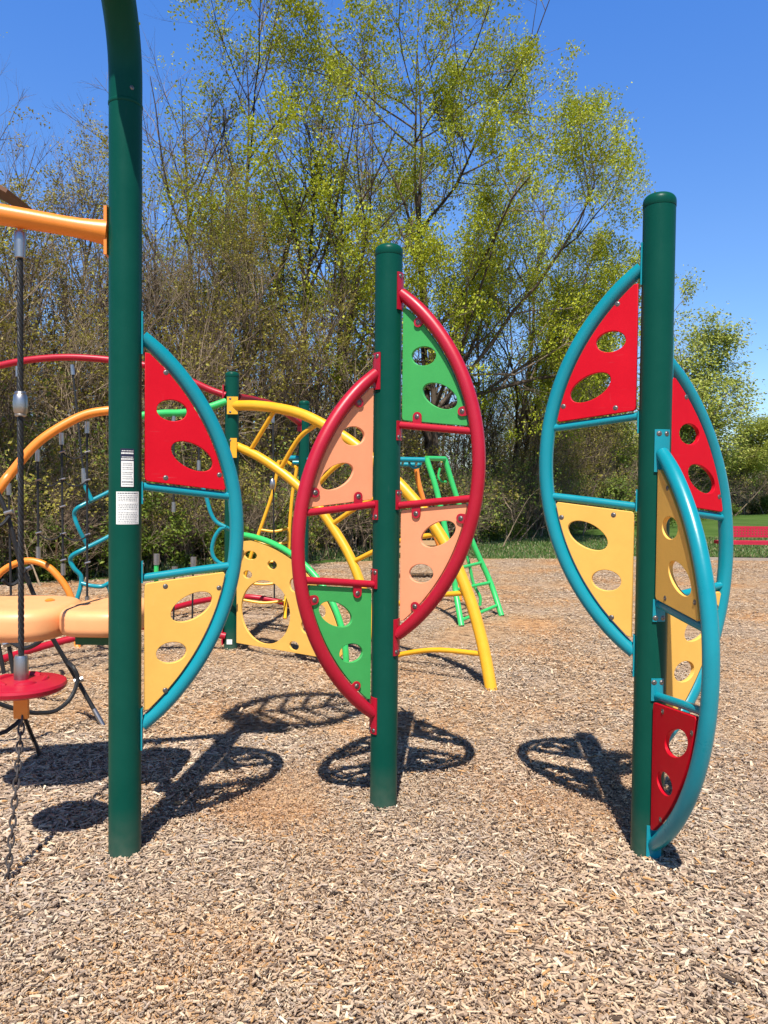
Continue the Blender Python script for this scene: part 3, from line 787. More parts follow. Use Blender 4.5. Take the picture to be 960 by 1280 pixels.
def chips_mat(name='wood_chip', fine=False):
    m, nt, b = nmat(name); N, L = nt.nodes, nt.links
    g = N.new('ShaderNodeNewGeometry'); tc = N.new('ShaderNodeTexCoord')
    col = ramp(nt, g.outputs['Random Per Island'], [
        (0.0, (0.08, 0.055, 0.042)), (0.06, (0.20, 0.14, 0.105)), (0.16, (0.33, 0.235, 0.175)), (0.32, (0.45, 0.33, 0.245)), (0.48, (0.40, 0.315, 0.262)),
        (0.63, (0.53, 0.40, 0.295)), (0.83, (0.45, 0.255, 0.115)), (0.87, (0.56, 0.45, 0.34)), (0.95, (0.68, 0.57, 0.44))], True)
    n1 = N.new('ShaderNodeTexNoise'); n1.inputs['Scale'].default_value = 0.9; n1.inputs['Detail'].default_value = 3
    L.new(tc.outputs['Object'], n1.inputs['Vector'])
    tint = ramp(nt, n1.outputs['Fac'], [(0.35, (1.02, 0.95, 0.82)), (0.5, (0.98, 0.96, 0.89)), (0.65, (0.96, 0.97, 0.94))])
    mx = N.new('ShaderNodeMix'); mx.data_type = 'RGBA'; mx.blend_type = 'MULTIPLY'; mx.inputs[0].default_value = 1
    if fine: tint = ramp(nt, n1.outputs['Fac'], [(0.3, (1.05, 0.86, 0.66)), (0.7, (1.0, 0.88, 0.72))])
    L.new(col, mx.inputs[6]); L.new(tint, mx.inputs[7])
    n2 = N.new('ShaderNodeTexNoise'); n2.inputs['Scale'].default_value = 120; n2.inputs['Detail'].default_value = 3
    L.new(tc.outputs['Object'], n2.inputs['Vector'])
    f = ramp(nt, n2.outputs['Fac'], [(0.3, (0.72, 0.72, 0.72)), (0.7, (1.15, 1.15, 1.15))])
    m2 = N.new('ShaderNodeMix'); m2.data_type = 'RGBA'; m2.blend_type = 'MULTIPLY'; m2.inputs[0].default_value = 1
    L.new(mx.outputs[2], m2.inputs[6]); L.new(f, m2.inputs[7])
    L.new(m2.outputs[2], b.inputs['Base Color']); b.inputs['Roughness'].default_value = 0.8
    b.inputs['Specular IOR Level'].default_value = 0.25
    return m


def mulch_mat():
    m, nt, b = nmat('mulch'); N, L = nt.nodes, nt.links
    tc = N.new('ShaderNodeTexCoord')
    nz = N.new('ShaderNodeTexNoise'); nz.inputs['Scale'].default_value = 14; L.new(tc.outputs['Object'], nz.inputs['Vector'])
    ad = N.new('ShaderNodeMix'); ad.data_type = 'VECTOR'; ad.inputs[0].default_value = 0.06
    L.new(tc.outputs['Object'], ad.inputs[4]); L.new(nz.outputs['Color'], ad.inputs[5])
    cols = []; hts = []
    for ang, sc in ((20, 38), (80, 46), (140, 60)):
        mp = N.new('ShaderNodeMapping'); mp.inputs['Rotation'].default_value = (0, 0, R(ang)); mp.inputs['Scale'].default_value = (0.45, 1.3, 1)
        L.new(ad.outputs[1], mp.inputs['Vector'])
        v = N.new('ShaderNodeTexVoronoi'); v.inputs['Scale'].default_value = sc; L.new(mp.outputs[0], v.inputs['Vector'])
        sp = N.new('ShaderNodeSeparateColor'); L.new(v.outputs['Color'], sp.inputs[0])
        cols.append(sp.outputs[0]); hts.append(sp.outputs[1])
    a = N.new('ShaderNodeMath'); a.operation = 'ADD'; L.new(cols[0], a.inputs[0]); L.new(cols[1], a.inputs[1])
    a2 = N.new('ShaderNodeMath'); a2.operation = 'MULTIPLY'; a2.inputs[1].default_value = 0.5; L.new(a.outputs[0], a2.inputs[0])
    col = ramp(nt, a2.outputs[0], [(0.1, (0.12, 0.08, 0.05)), (0.3, (0.25, 0.165, 0.105)), (0.55, (0.38, 0.265, 0.175)), (0.8, (0.46, 0.34, 0.235)), (0.95, (0.55, 0.44, 0.33))])
    big = N.new('ShaderNodeTexNoise'); big.inputs['Scale'].default_value = 0.9; big.inputs['Detail'].default_value = 3; L.new(tc.outputs['Object'], big.inputs['Vector'])
    tint = ramp(nt, big.outputs['Fac'], [(0.35, (1.1, 0.85, 0.6)), (0.5, (1, 0.93, 0.82)), (0.65, (0.95, 0.95, 0.98))])
    mx = N.new('ShaderNodeMix'); mx.data_type = 'RGBA'; mx.blend_type = 'MULTIPLY'; mx.inputs[0].default_value = 1
    L.new(col, mx.inputs[6]); L.new(tint, mx.inputs[7]); L.new(mx.outputs[2], b.inputs['Base Color'])
    b.inputs['Roughness'].default_value = 0.9; b.inputs['Specular IOR Level'].default_value = 0.15
    h = N.new('ShaderNodeMath'); h.operation = 'ADD'; L.new(hts[0], h.inputs[0]); L.new(hts[2], h.inputs[1])
    bp = N.new('ShaderNodeBump'); bp.inputs['Strength'].default_value = 0.8; bp.inputs['Distance'].default_value = 0.015
    L.new(h.outputs[0], bp.inputs['Height']); L.new(bp.outputs[0], b.inputs['Normal'])
    return m


def patch_mat(name, stops, scale, rough=0.95, bump=0.5, big=0.5):
    m, nt, b = nmat(name); N, L = nt.nodes, nt.links
    tc = N.new('ShaderNodeTexCoord')
    n = N.new('ShaderNodeTexNoise'); n.inputs['Scale'].default_value = scale; n.inputs['Detail'].default_value = 10; n.inputs['Roughness'].default_value = 0.7
    L.new(tc.outputs['Object'], n.inputs['Vector'])
    n2 = N.new('ShaderNodeTexNoise'); n2.inputs['Scale'].default_value = big; n2.inputs['Detail'].default_value = 4
    L.new(tc.outputs['Object'], n2.inputs['Vector'])
    a = N.new('ShaderNodeMix'); a.data_type = 'FLOAT'; a.inputs[0].default_value = 0.5
    L.new(n.outputs['Fac'], a.inputs[2]); L.new(n2.outputs['Fac'], a.inputs[3])
    L.new(ramp(nt, a.outputs[0], stops), b.inputs['Base Color'])
    b.inputs['Roughness'].default_value = rough; b.inputs['Specular IOR Level'].default_value = 0.1
    bp = N.new('ShaderNodeBump'); bp.inputs['Strength'].default_value = bump; bp.inputs['Distance'].default_value = 0.03
    L.new(n.outputs['Fac'], bp.inputs['Height']); L.new(bp.outputs[0], b.inputs['Normal'])
    return m


CHIP = chips_mat(); FINE = chips_mat('wood_fines', True); MULCH = mulch_mat()
LAWN = patch_mat('lawn', [(0.3, (0.028, 0.055, 0.010)), (0.5, (0.05, 0.095, 0.016)), (0.68, (0.095, 0.14, 0.035))], 30, big=0.5)
FLOOR = patch_mat('leaf_litter', [(0.3, (0.05, 0.05, 0.02)), (0.48, (0.10, 0.085, 0.04)), (0.6, (0.16, 0.12, 0.07)), (0.72, (0.08, 0.10, 0.025))], 8, big=0.4)

EDGE = [(-30, 9.6), (-9, 10.6), (-5.6, 11.8), (-3.0, 13.6), (-1.0, 15.9), (1.0, 17.0), (4, 17.3), (30, 17.45)]     # back edge of the chip bed
WOODS = [(-60, 8.5), (-9, 11.0), (-5.6, 12.2), (-3.0, 14.2), (-1.0, 16.8), (1.2, 20), (4, 24), (8, 31), (14, 42), (26, 58), (70, 75)]
ex, ey = zip(*EDGE); wx, wy = zip(*WOODS)
def edge_y(x): return np.interp(x, ex, ey)
def wood_y(x): return np.interp(x, wx, wy)

g = MB().add([(-900, -60, -0.008), (900, -60, -0.008), (900, 1500, -0.008), (-900, 1500, -0.008)], [(0, 1, 2, 3)])
tag(g.build('grass_field', LAWN, None, (0, 0, 0), 0), kind='structure')
poly = [(-60, -8, 0)] + [(x, y, 0) for x, y in [(30, -8)]] + [(x, y, 0) for x, y in EDGE[::-1]] + [(-60, 9.6, 0)]
tag(MB().add(poly, [tuple(range(len(poly)))]).build('mulch_bed', MULCH, None, (0, 0, 0), 0), kind='structure')
poly = [(x, y, -0.004) for x, y in WOODS] + [(300, 300, -0.004), (-300, 300, -0.004)]
tag(MB().add(poly, [tuple(range(len(poly)))]).build('woodland_floor', FLOOR, None, (0, 0, 0), 0), kind='structure')
k = MB()
kp = [Vector((x, y + 0.06, 0.02)) for x, y in EDGE[6:]]
for a, b in zip(kp[:-1], kp[1:]):
    d = b - a; k.box((a + b) / 2, (d.length + .01, 0.10, 0.08), Matrix.Rotation(math.atan2(d.y, d.x), 3, 'Z'))
tag(k.build('border_edging', KERB, None, (0, 0, 0), 0), kind='structure')


def clumpf(pts, seed, scale):
    r = np.random.default_rng(seed); val = np.zeros(len(pts))
    for k in range(6):
        w = r.normal(0, 1, 3) * scale * (1 + 0.5 * k); val += np.sin(pts @ w + r.uniform(0, 6.28)) / (1 + 0.3 * k)
    return val


def chip_cloud(n, ylo, yhi, lmin, lmax, solid, zmax, around=None):
    out = []
    y = np.empty(0); x = np.empty(0)
    while len(x) < n:
        if around is not None: x = y = np.zeros(n); break
        yy = np.sqrt(rng.uniform(ylo ** 2, yhi ** 2, n)); xx = rng.uniform(-0.56, 0.56, n) * yy * 1.04
        ok = yy < edge_y(xx) - 0.02
        for p in (pL, pM, pR): ok &= (xx - p.x) ** 2 + (yy - p.y) ** 2 > 0.066 ** 2
        x = np.concatenate([x, xx[ok]]); y = np.concatenate([y, yy[ok]])
    x, y = x[:n], y[:n]
    if around is not None:
        a_ = rng.uniform(0, 2 * np.pi, n); rr_ = 0.067 + 0.13 * rng.uniform(0, 1, n) ** 1.5; x = around.x + rr_ * np.cos(a_); y = around.y + rr_ * np.sin(a_)
    L = lmin + (lmax - lmin) * rng.beta(1.4, 4.5, n)
    pt = clumpf(np.stack([x, y, 0 * x], 1), 12, 1.5); patch = pt + rng.normal(0, .45, n) > 1.25
    L = L * np.clip(1.0 + 0.16 * clumpf(np.stack([x, y, 0 * x], 1), 77, 2.2), 0.62, 1.4)
    L = np.where(patch, lmin * .7 + (L - lmin) * .42, L); Wd = np.clip(L * rng.uniform(0.15, 0.40, n), 0.0025, 0.018); th = rng.uniform(0.0015, 0.005, n)
    yaw = rng.uniform(0, 2 * np.pi, n); tl = rng.normal(0, 0.12, n); rl = rng.normal(0, 0.20, n)
    d = np.stack([np.cos(yaw) * np.cos(tl), np.sin(yaw) * np.cos(tl), np.sin(tl)], 1)
    s0 = np.stack([-np.sin(yaw), np.cos(yaw), np.zeros(n)], 1); nn = np.cross(d, s0)
    s = s0 * np.cos(rl)[:, None] + nn * np.sin(rl)[:, None]; nn = np.cross(d, s)
    z = rng.uniform(0.002, zmax, n) + np.abs(np.sin(tl)) * L * 0.35
    if around is not None: z = z * 0.6 + 0.012 * np.clip(1 - (rr_ - 0.067) / 0.12, 0, 1)
    c = np.stack([x, y, z], 1)
    dl = d * (L / 2)[:, None]; sw = s * (Wd / 2)[:, None]; nt_ = nn * (th / 2)[:, None]
    tp = rng.uniform(0.35, 1.0, n)[:, None]; tp2 = rng.uniform(0.5, 1.0, n)[:, None]; sk = rng.normal(0, 0.15, n)[:, None]
    top = np.stack([c - dl - sw * tp + nt_, c + dl * (1 + sk) - sw * tp2 + nt_, c + dl * (1 - sk) + sw * tp2 + nt_, c - dl + sw * tp + nt_], 1)
    if not solid:
        return top.reshape(-1, 3), np.arange(4 * n).reshape(n, 4), patch.astype(int)
    bot = top - 2 * nt_[:, None, :]
    v = np.concatenate([top, bot], 1).reshape(-1, 3)
    base = (np.arange(n) * 8)[:, None]
    fq = np.concatenate([base + np.array(q) for q in ((0, 1, 2, 3), (0, 4, 5, 1), (1, 5, 6, 2), (2, 6, 7, 3), (3, 7, 4, 0))], 1).reshape(-1, 4)
    return v, fq, np.repeat(patch.astype(int), 5)


parts = [chip_cloud(800, 1.75, 6.0, 0.045, 0.085, True, 0.028), chip_cloud(140000, 1.75, 4.6, 0.007, 0.060, True, 0.024), chip_cloud(45000, 1.75, 4.6, 0.004, 0.014, False, 0.024),
         chip_cloud(190000, 4.4, 8.5, 0.009, 0.056, False, 0.02), chip_cloud(150000, 8.2, 17.4, 0.016, 0.075, False, 0.016)]
for p in (pL, pM, pR):      # chips heaped a little round each post
    parts.append(chip_cloud(420, p.y, p.y, 0.01, 0.05, True, 0.03, p))
vs, fs, ms, o = [], [], [], 0
for v, f, k in parts: vs.append(v); fs.append(f + o); ms.append(k); o += len(v)
me = np_mesh('wood_chips', np.concatenate(vs), np.concatenate(fs), [CHIP, FINE], np.concatenate(ms))
tag(link('wood_chips', me), 'tan and grey wood chips covering the playground', 'wood chips', kind='stuff')

# grass blades beyond the edging and tall grass at the wood edge
def blade_mat():
    m, nt, b = nmat('grass_blade'); g = nt.nodes.new('ShaderNodeNewGeometry')
    c = ramp(nt, g.outputs['Random Per Island'], [(0, (0.03, 0.07, 0.010)), (0.5, (0.06, 0.12, 0.016)), (0.75, (0.12, 0.16, 0.04)), (0.9, (0.24, 0.19, 0.10))])
    nt.links.new(c, b.inputs['Base Color']); b.inputs['Roughness'].default_value = 0.6; return m
BLADE = blade_mat()
def blades(n, xlo, xhi, f_lo, f_hi, h0, h1):
    x = rng.uniform(xlo, xhi, n); lo = f_lo(x); hi = f_hi(x); y = lo + (hi - lo) * rng.uniform(0, 1, n) ** 1.3
    ok = (hi > lo); x, y = x[ok], y[ok]; n = len(x)
    h = rng.uniform(h0, h1, n); a = rng.uniform(0, 2 * np.pi, n); w = rng.uniform(0.004, 0.012, n) * (0.6 + y / 20)
    ln = rng.normal(0, 0.35, (n, 2)) * h[:, None]
    dx, dy = np.cos(a) * w, np.sin(a) * w; z0 = np.full(n, -0.01)
    v = np.stack([np.stack([x - dx, y - dy, z0], 1), np.stack([x + dx, y + dy, z0], 1),
                  np.stack([x + ln[:, 0] + dx * .2, y + ln[:, 1] + dy * .2, h], 1), np.stack([x + ln[:, 0] - dx * .2, y + ln[:, 1] - dy * .2, h], 1)], 1)
    return v.reshape(-1, 3), np.arange(4 * n).reshape(n, 4)
parts = [blades(45000, -1, 16, lambda x: edge_y(x) + .13, lambda x: np.minimum(wood_y(x) + 1, edge_y(x) + 9), 0.02, 0.06),
         blades(24000, -12, 9, lambda x: np.maximum(wood_y(x) + 0.1, edge_y(x) + .15), lambda x: wood_y(x) + 2.2, 0.04, 0.22)]
vs, fs, o = [], [], 0
for v, f in parts: vs.append(v); fs.append(f + o); o += len(v)
tag(link('grass', np_mesh('grass', np.concatenate(vs), np.concatenate(fs), [BLADE])), 'green grass between the chips and the trees', 'grass', kind='stuff')

# ------------------------------------------------------------------ trees
def bark_mat(name, c0, c1):
    m, nt, b = nmat(name); N, L = nt.nodes, nt.links
    tc = N.new('ShaderNodeTexCoord'); mp = N.new('ShaderNodeMapping'); mp.inputs['Scale'].default_value = (9, 9, 2)
    L.new(tc.outputs['Object'], mp.inputs['Vector'])
    n = N.new('ShaderNodeTexNoise'); n.inputs['Scale'].default_value = 2; n.inputs['Detail'].default_value = 8; L.new(mp.outputs[0], n.inputs['Vector'])
    g = N.new('ShaderNodeNewGeometry')
    a = N.new('ShaderNodeMix'); a.data_type = 'FLOAT'; a.inputs[0].default_value = 0.45
    L.new(n.outputs['Fac'], a.inputs[2]); L.new(g.outputs['Random Per Island'], a.inputs[3])
    L.new(ramp(nt, a.outputs[0], [(0.25, c0), (0.7, c1)]), b.inputs['Base Color'])
    b.inputs['Roughness'].default_value = 0.9; b.inputs['Specular IOR Level'].default_value = 0.1
    bp = N.new('ShaderNodeBump'); bp.inputs['Strength'].default_value = 0.7; bp.inputs['Distance'].default_value = 0.03
    L.new(n.outputs['Fac'], bp.inputs['Height']); L.new(bp.outputs[0], b.inputs['Normal'])
    return m


def leaf_mat(name, cols, trans=0.45):
    m, nt, b = nmat(name); N, L = nt.nodes, nt.links
    g = N.new('ShaderNodeNewGeometry')
    c = ramp(nt, g.outputs['Random Per Island'], cols)
    L.new(c, b.inputs['Base Color']); b.inputs['Roughness'].default_value = 0.55; b.inputs['Specular IOR Level'].default_value = 0.3
    tr = N.new('ShaderNodeBsdfTranslucent'); L.new(c, tr.inputs['Color'])
    mx = N.new('ShaderNodeMixShader'); mx.inputs[0].default_value = trans * 0.7
    L.new(b.outputs[0], mx.inputs[1]); L.new(tr.outputs[0], mx.inputs[2])
    L.new(mx.outputs[0], nt.nodes['Material Output'].inputs['Surface']); return m


BARKD = bark_mat('bark_dark', (0.022, 0.016, 0.012), (0.12, 0.09, 0.065))
TWIG = bark_mat('bark_twig', (0.05, 0.038, 0.027), (0.24, 0.18, 0.125))
BARKG = bark_mat('bark_grey', (0.065, 0.049, 0.034), (0.28, 0.21, 0.145))
BARKT = bark_mat('bark_tan', (0.09, 0.065, 0.042), (0.36, 0.27, 0.18))
LFY = leaf_mat('leaf_yellow_green', [(0, (0.22, 0.26, 0.014)), (0.4, (0.34, 0.39, 0.02)), (0.8, (0.43, 0.45, 0.03)), (1, (0.48, 0.46, 0.06))])
LFW = leaf_mat('leaf_pale_olive', [(0, (0.20, 0.235, 0.035)), (0.5, (0.32, 0.36, 0.055)), (1, (0.42, 0.42, 0.09))])
LFO = leaf_mat('leaf_olive', [(0, (0.15, 0.12, 0.02)), (0.4, (0.25, 0.22, 0.03)), (0.75, (0.33, 0.30, 0.045)), (1, (0.36, 0.28, 0.09))])
LFG = leaf_mat('leaf_green', [(0, (0.06, 0.10, 0.012)), (0.5, (0.13, 0.19, 0.022)), (1, (0.23, 0.27, 0.04))])


def unit(v): return v / (np.linalg.norm(v, axis=-1, keepdims=True) + 1e-9)


def grow(rg, st, dr, ln, rd, seg, wander, trop, taper):
    """N branches at once -> paths (N, seg+1, 3), radii (N, seg+1)"""
    N_ = len(st); p = np.empty((N_, seg + 1, 3)); p[:, 0] = st; d = unit(dr.copy())
    for i in range(seg):
        d = unit(d + rg.normal(0, wander, (N_, 3)) + np.array([0, 0, trop]))
        p[:, i + 1] = p[:, i] + d * (ln / seg)[:, None]
    t = np.linspace(0, 1, seg + 1)
    return p, rd[:, None] * (1 - (1 - taper) * t[None, :])


def tubes(p, r, K):
    N_, S, _ = p.shape
    t = np.empty_like(p); t[:, 1:-1] = p[:, 2:] - p[:, :-2]; t[:, 0] = p[:, 1] - p[:, 0]; t[:, -1] = p[:, -1] - p[:, -2]
    t = unit(t); m = t.mean(1); ref = np.where(np.abs(m[:, 2:3]) < 0.8, np.array([[0, 0, 1.]]), np.array([[1., 0, 0]]))[:, None, :]
    e1 = unit(np.cross(np.broadcast_to(ref, t.shape), t)); e2 = np.cross(t, e1)
    a = np.arange(K) * 2 * np.pi / K
    v = p[:, :, None, :] + (e1[:, :, None, :] * np.cos(a)[None, None, :, None] + e2[:, :, None, :] * np.sin(a)[None, None, :, None]) * r[:, :, None, None]
    idx = np.arange(N_ * S * K).reshape(N_, S, K); nx = np.roll(idx, -1, 2)
    f = np.stack([idx[:, :-1], nx[:, :-1], nx[:, 1:], idx[:, 1:]], -1).reshape(-1, 4)
    return v.reshape(-1, 3), f


def spawn(rg, p, r, n, t0, t1, ang0, ang1, lr0, lr1, plen, upb=0.0):
    """n children spread over parents by length"""
    N_, S, _ = p.shape
    w = plen / plen.sum(); pi = rg.choice(N_, n, p=w); t = t0 + (t1 - t0) * rg.uniform(0, 1, n)
    f = t * (S - 1); i = np.minimum(f.astype(int), S - 2); u = (f - i)[:, None]
    st = p[pi, i] * (1 - u) + p[pi, i + 1] * u; tg = unit(p[pi, i + 1] - p[pi, i])
    rr = r[pi, i] * (1 - u[:, 0]) + r[pi, i + 1] * u[:, 0]
    q = rg.normal(0, 1, (n, 3)); q[:, 2] += upb; q = unit(q - tg * (q * tg).sum(1, keepdims=True))
    an = np.radians(rg.uniform(ang0, ang1, n))[:, None]
    d = tg * np.cos(an) + q * np.sin(an)
    ln = plen[pi] * rg.uniform(lr0, lr1, n) * (1.15 - 0.6 * t)
    return st, d, ln, rr


def leaves(rg, pts, size, spread, aspect=0.6, per=4):
    n = len(pts); m = max(1, n // per)
    cen = pts[:m] + rg.normal(0, spread, (m, 3)); c = np.repeat(cen, per, 0); n = len(c)
    c = c + rg.normal(0, size * 0.85, (n, 3))
    nr = unit(rg.normal(0, 0.55, (n, 3)) + np.array([0, -0.35, 0.75])); d = unit(np.cross(nr, rg.normal(0, 1, (n, 3)))); s = np.cross(nr, d)
    L = (size * rg.uniform(0.55, 1.35, n))[:, None]
    v = np.stack([c, c + d * L * .5 + s * L * aspect * .5 + nr * L * .1, c + d * L, c + d * L * .5 - s * L * aspect * .5 + nr * L * .1], 1)
    return v.reshape(-1, 3), np.arange(4 * n).reshape(n, 4)


def clump(pts, seed, scale, thr):
    r = np.random.default_rng(seed); val = np.zeros(len(pts))
    for k in range(6):
        w = r.normal(0, 1, 3) * scale * (1 + 0.4 * k); val += np.sin(pts @ w + r.uniform(0, 6.28)) / (1 + 0.3 * k)
    return val > thr


def make_tree(seed, H, r0_, spec, bark, leafm):
    """returns (trunk mesh, crown mesh)"""
    rg = np.random.default_rng(seed); tv, tf, cv, cf, cm = [], [], [], [], []
    no = [0, 0]
    def addT(v, f): tv.append(v); tf.append(f + no[0]); no[0] += len(v)
    def addC(v, f, m): cv.append(v); cf.append(f + no[1]); cm.append(np.full(len(f), m)); no[1] += len(v)
    ns = spec.get('stems', 1); sp = spec.get('fan', 0.0)
    st = np.zeros((ns, 3)); st[:, :2] = rg.normal(0, spec.get('basew', 0.0), (ns, 2)); st[:, 2] = -0.05
    dr = np.stack([rg.normal(0, sp, ns), rg.normal(0, sp, ns), np.ones(ns)], 1) + np.array(spec.get('lean', (0, 0, 0)))
    ln = H * rg.uniform(0.75, 1.0, ns) * spec.get('trunk', 0.9); ln[0] = H * spec.get('trunk', 0.9)
    p, r = grow(rg, st, dr, ln, np.full(ns, r0_) * rg.uniform(0.6, 1, ns), 10, spec.get('w0', 0.06), 0.03, 0.05)
    r[:, 0] *= 1.35
    v, f = tubes(p, r, 9); addT(v, f)
    allp = []
    par, pr_, pl = p, r, ln
    for li, lv in enumerate(spec['levels']):
        st, d, l2, rr = spawn(rg, par, pr_, lv['n'], lv.get('t0', .25), lv.get('t1', 1), lv.get('a0', 25), lv.get('a1', 60), lv.get('l0', .3), lv.get('l1', .55), pl, lv.get('up', 0.4))
        rd = np.minimum(rr * 0.75, np.maximum(l2 * lv.get('rk', 0.012), lv.get('rmin', 0.006)))
        p, r = grow(rg, st, d, l2, rd, lv.get('seg', 5), lv.get('w', 0.12), lv.get('trop', 0.05), lv.get('tp', 0.3))
        v, f = tubes(p, r, lv.get('K', 4))
        if li == 0: addT(v, f)
        else: addC(v, f, 0)
        allp.append(p); par, pr_, pl = p, r, l2
    if spec.get('leaves', 0):
        n = spec['leaves']; pp = allp[-1]; S = pp.shape[1]
        i = rg.integers(0, len(pp), n * 2); u = rg.uniform(0.15, 1, n * 2) * (S - 1); k0 = np.minimum(u.astype(int), S - 2); u = (u - k0)[:, None]
        pts = pp[i, k0] * (1 - u) + pp[i, k0 + 1] * u
        keep = clump(pts, seed + 5, spec.get('cs', 0.9), spec.get('ct', -0.3)) & (pts[:, 2] > H * spec.get('lz', 0.0))
        pts = pts[keep][:n]
        v, f = leaves(rg, pts, spec.get('ls', 0.09), spec.get('lsp', 0.05), spec.get('asp', 0.6), spec.get('per', 4)); addC(v, f, 1)
    tm = np_mesh('trunk', np.concatenate(tv), np.concatenate(tf), [bark], None, True)
    cmesh = np_mesh('crown', np.concatenate(cv), np.concatenate(cf), [TWIG if bark is BARKD else bark, leafm], np.concatenate(cm), False)
    return tm, cmesh


def plant(name, meshes, label, cat, x, y, rz=0, sc=1, group=None, szx=1.0):
    t = thing(name, label, cat, (x, y, 0), rz, group); t.scale = (sc * szx, sc * szx, sc)
    link('trunk' if cat == 'tree' else 'stems', meshes[0], t); link('crown' if cat == 'tree' else 'foliage', meshes[1], t)
    return t


LV = lambda n, **k: dict(n=n, **k)
TREE_LEAFY = dict(trunk=0.8, lean=(0.03, 0, 0), w0=0.07, stems=2, fan=0.12, basew=0.2, leaves=165000, ls=0.085, lsp=0.16, per=9, cs=0.6, ct=-0.9, lz=0.08, levels=[
    LV(34, t0=.2, a0=30, a1=70, l0=.36, l1=.62, K=6, seg=8, w=.12, trop=.05, rk=.010, rmin=.02),
    LV(240, t0=.2, a0=30, a1=65, l0=.3, l1=.6, K=4, seg=5, w=.14, trop=.01, rk=.008, rmin=.009),
    LV(1300, t0=.15, a0=30, a1=70, l0=.35, l1=.7, K=3, seg=4, w=.16, trop=-.02, rk=.008, rmin=.005),
    LV(2600, t0=.2, a0=25, a1=65, l0=.4, l1=.8, K=3, seg=3, w=.16, trop=-.03, rk=.006, rmin=.0035)])
TREE_HALF = dict(trunk=0.92, stems=2, fan=0.1, basew=0.2, w0=0.06, leaves=32000, ls=0.085, lsp=0.16, cs=0.6, ct=0.1, lz=0.2, levels=[
    LV(34, t0=.25, a0=22, a1=50, l0=.28, l1=.5, K=6, seg=6, w=.10, trop=.08, rk=.011, rmin=.018),
    LV(260, t0=.2, a0=22, a1=50, l0=.3, l1=.6, K=4, seg=5, w=.12, trop=.05, rk=.009, rmin=.009),
    LV(1000, t0=.15, a0=20, a1=55, l0=.35, l1=.75, K=3, seg=4, w=.13, trop=.03, rk=.008, rmin=.006),
    LV(1300, t0=.2, a0=20, a1=55, l0=.4, l1=.8, K=3, seg=3, w=.13, trop=.02, rk=.007, rmin=.0045)])
TREE_BARE = dict(TREE_HALF, leaves=5000, ct=0.5, ls=0.09)
TREE_OLIVE = dict(TREE_HALF, leaves=12000, ct=-0.5, ls=0.062, lsp=0.09, stems=3, fan=0.16, lz=0.1)
SAPLING = dict(trunk=0.95, stems=6, fan=0.16, basew=0.35, w0=0.06, leaves=3600, ls=0.07, lsp=0.06, cs=0.8, ct=-0.4, levels=[
    LV(70, t0=.12, a0=18, a1=50, l0=.25, l1=.5, K=4, seg=5, w=.13, trop=.05, rk=.008, rmin=.008),
    LV(420, t0=.1, a0=20, a1=65, l0=.3, l1=.6, K=3, seg=4, w=.17, trop=.02, rk=.008, rmin=.0055),
    LV(1300, t0=.1, a0=20, a1=70, l0=.4, l1=.9, K=3, seg=3, w=.18, trop=.0, rk=.008, rmin=.004)])
BRUSH = dict(trunk=0.9, stems=16, fan=0.42, basew=0.6, w0=0.13, leaves=2600, ls=0.07, lsp=0.07, cs=1.2, ct=0.0, levels=[
    LV(110, t0=.1, a0=25, a1=70, l0=.3, l1=.6, K=3, seg=5, w=.2, trop=.0, rk=.008, rmin=.006),
    LV(800, t0=.1, a0=25, a1=75, l0=.4, l1=.7, K=3, seg=4, w=.22, trop=.0, rk=.008, rmin=.0045),
    LV(1500, t0=.1, a0=25, a1=75, l0=.5, l1=.9, K=3, seg=3, w=.2, trop=.0, rk=.008, rmin=.0035)])
SHRUB = dict(BRUSH, leaves=12000, ls=0.085, ct=-0.8)
SHRUB['levels'] = [dict(l, n=int(l['n'] * .6)) for l in BRUSH['levels']]
WILLOW = dict(trunk=0.8, stems=3, fan=0.18, basew=0.3, w0=0.06, leaves=34000, ls=0.16, lsp=0.22, asp=.5, cs=0.4, ct=-0.9, lz=0.08, levels=[
    LV(46, t0=.2, a0=25, a1=60, l0=.3, l1=.55, K=5, seg=7, w=.1, trop=.05, rk=.012, rmin=.03),
    LV(320, t0=.2, a0=25, a1=60, l0=.35, l1=.6, K=3, seg=5, w=.13, trop=-.01, rk=.009, rmin=.015),
    LV(2200, t0=.2, a0=20, a1=60, l0=.45, l1=.8, K=3, seg=4, w=.12, trop=-.14, rk=.007, rmin=.01)])

mA = make_tree(12, 18, 0.22, TREE_LEAFY, BARKD, LFY)
mB = make_tree(23, 15, 0.18, TREE_HALF, BARKD, LFY)
mC = make_tree(31, 13, 0.17, TREE_BARE, BARKD, LFY)
mC2 = make_tree(33, 12, 0.15, dict(TREE_BARE, stems=1, w0=.09), BARKD, LFO)
mD = make_tree(47, 9, 0.10, TREE_OLIVE, BARKG, LFO)
mD2 = make_tree(48, 11, 0.12, TREE_OLIVE, BARKG, LFO)
mS1 = make_tree(53, 6.5, 0.045, SAPLING, TWIG, LFO)
mS2 = make_tree(54, 5.2, 0.04, SAPLING, BARKG, LFO)
mS3 = make_tree(55, 6.0, 0.045, dict(SAPLING, leaves=1200), BARKT, LFO)
mU1 = make_tree(61, 2.6, 0.025, BRUSH, BARKT, LFO)
mU2 = make_tree(62, 3.2, 0.028, BRUSH, BARKG, LFG)
mG1 = make_tree(71, 1.9, 0.02, SHRUB, BARKG, LFG)
mG2 = make_tree(72, 1.5, 0.02, SHRUB, BARKG, LFG)
mW = make_tree(81, 12, 0.2, WILLOW, BARKG, LFW)
mW2 = make_tree(82, 10, 0.18, WILLOW, BARKG, LFW)

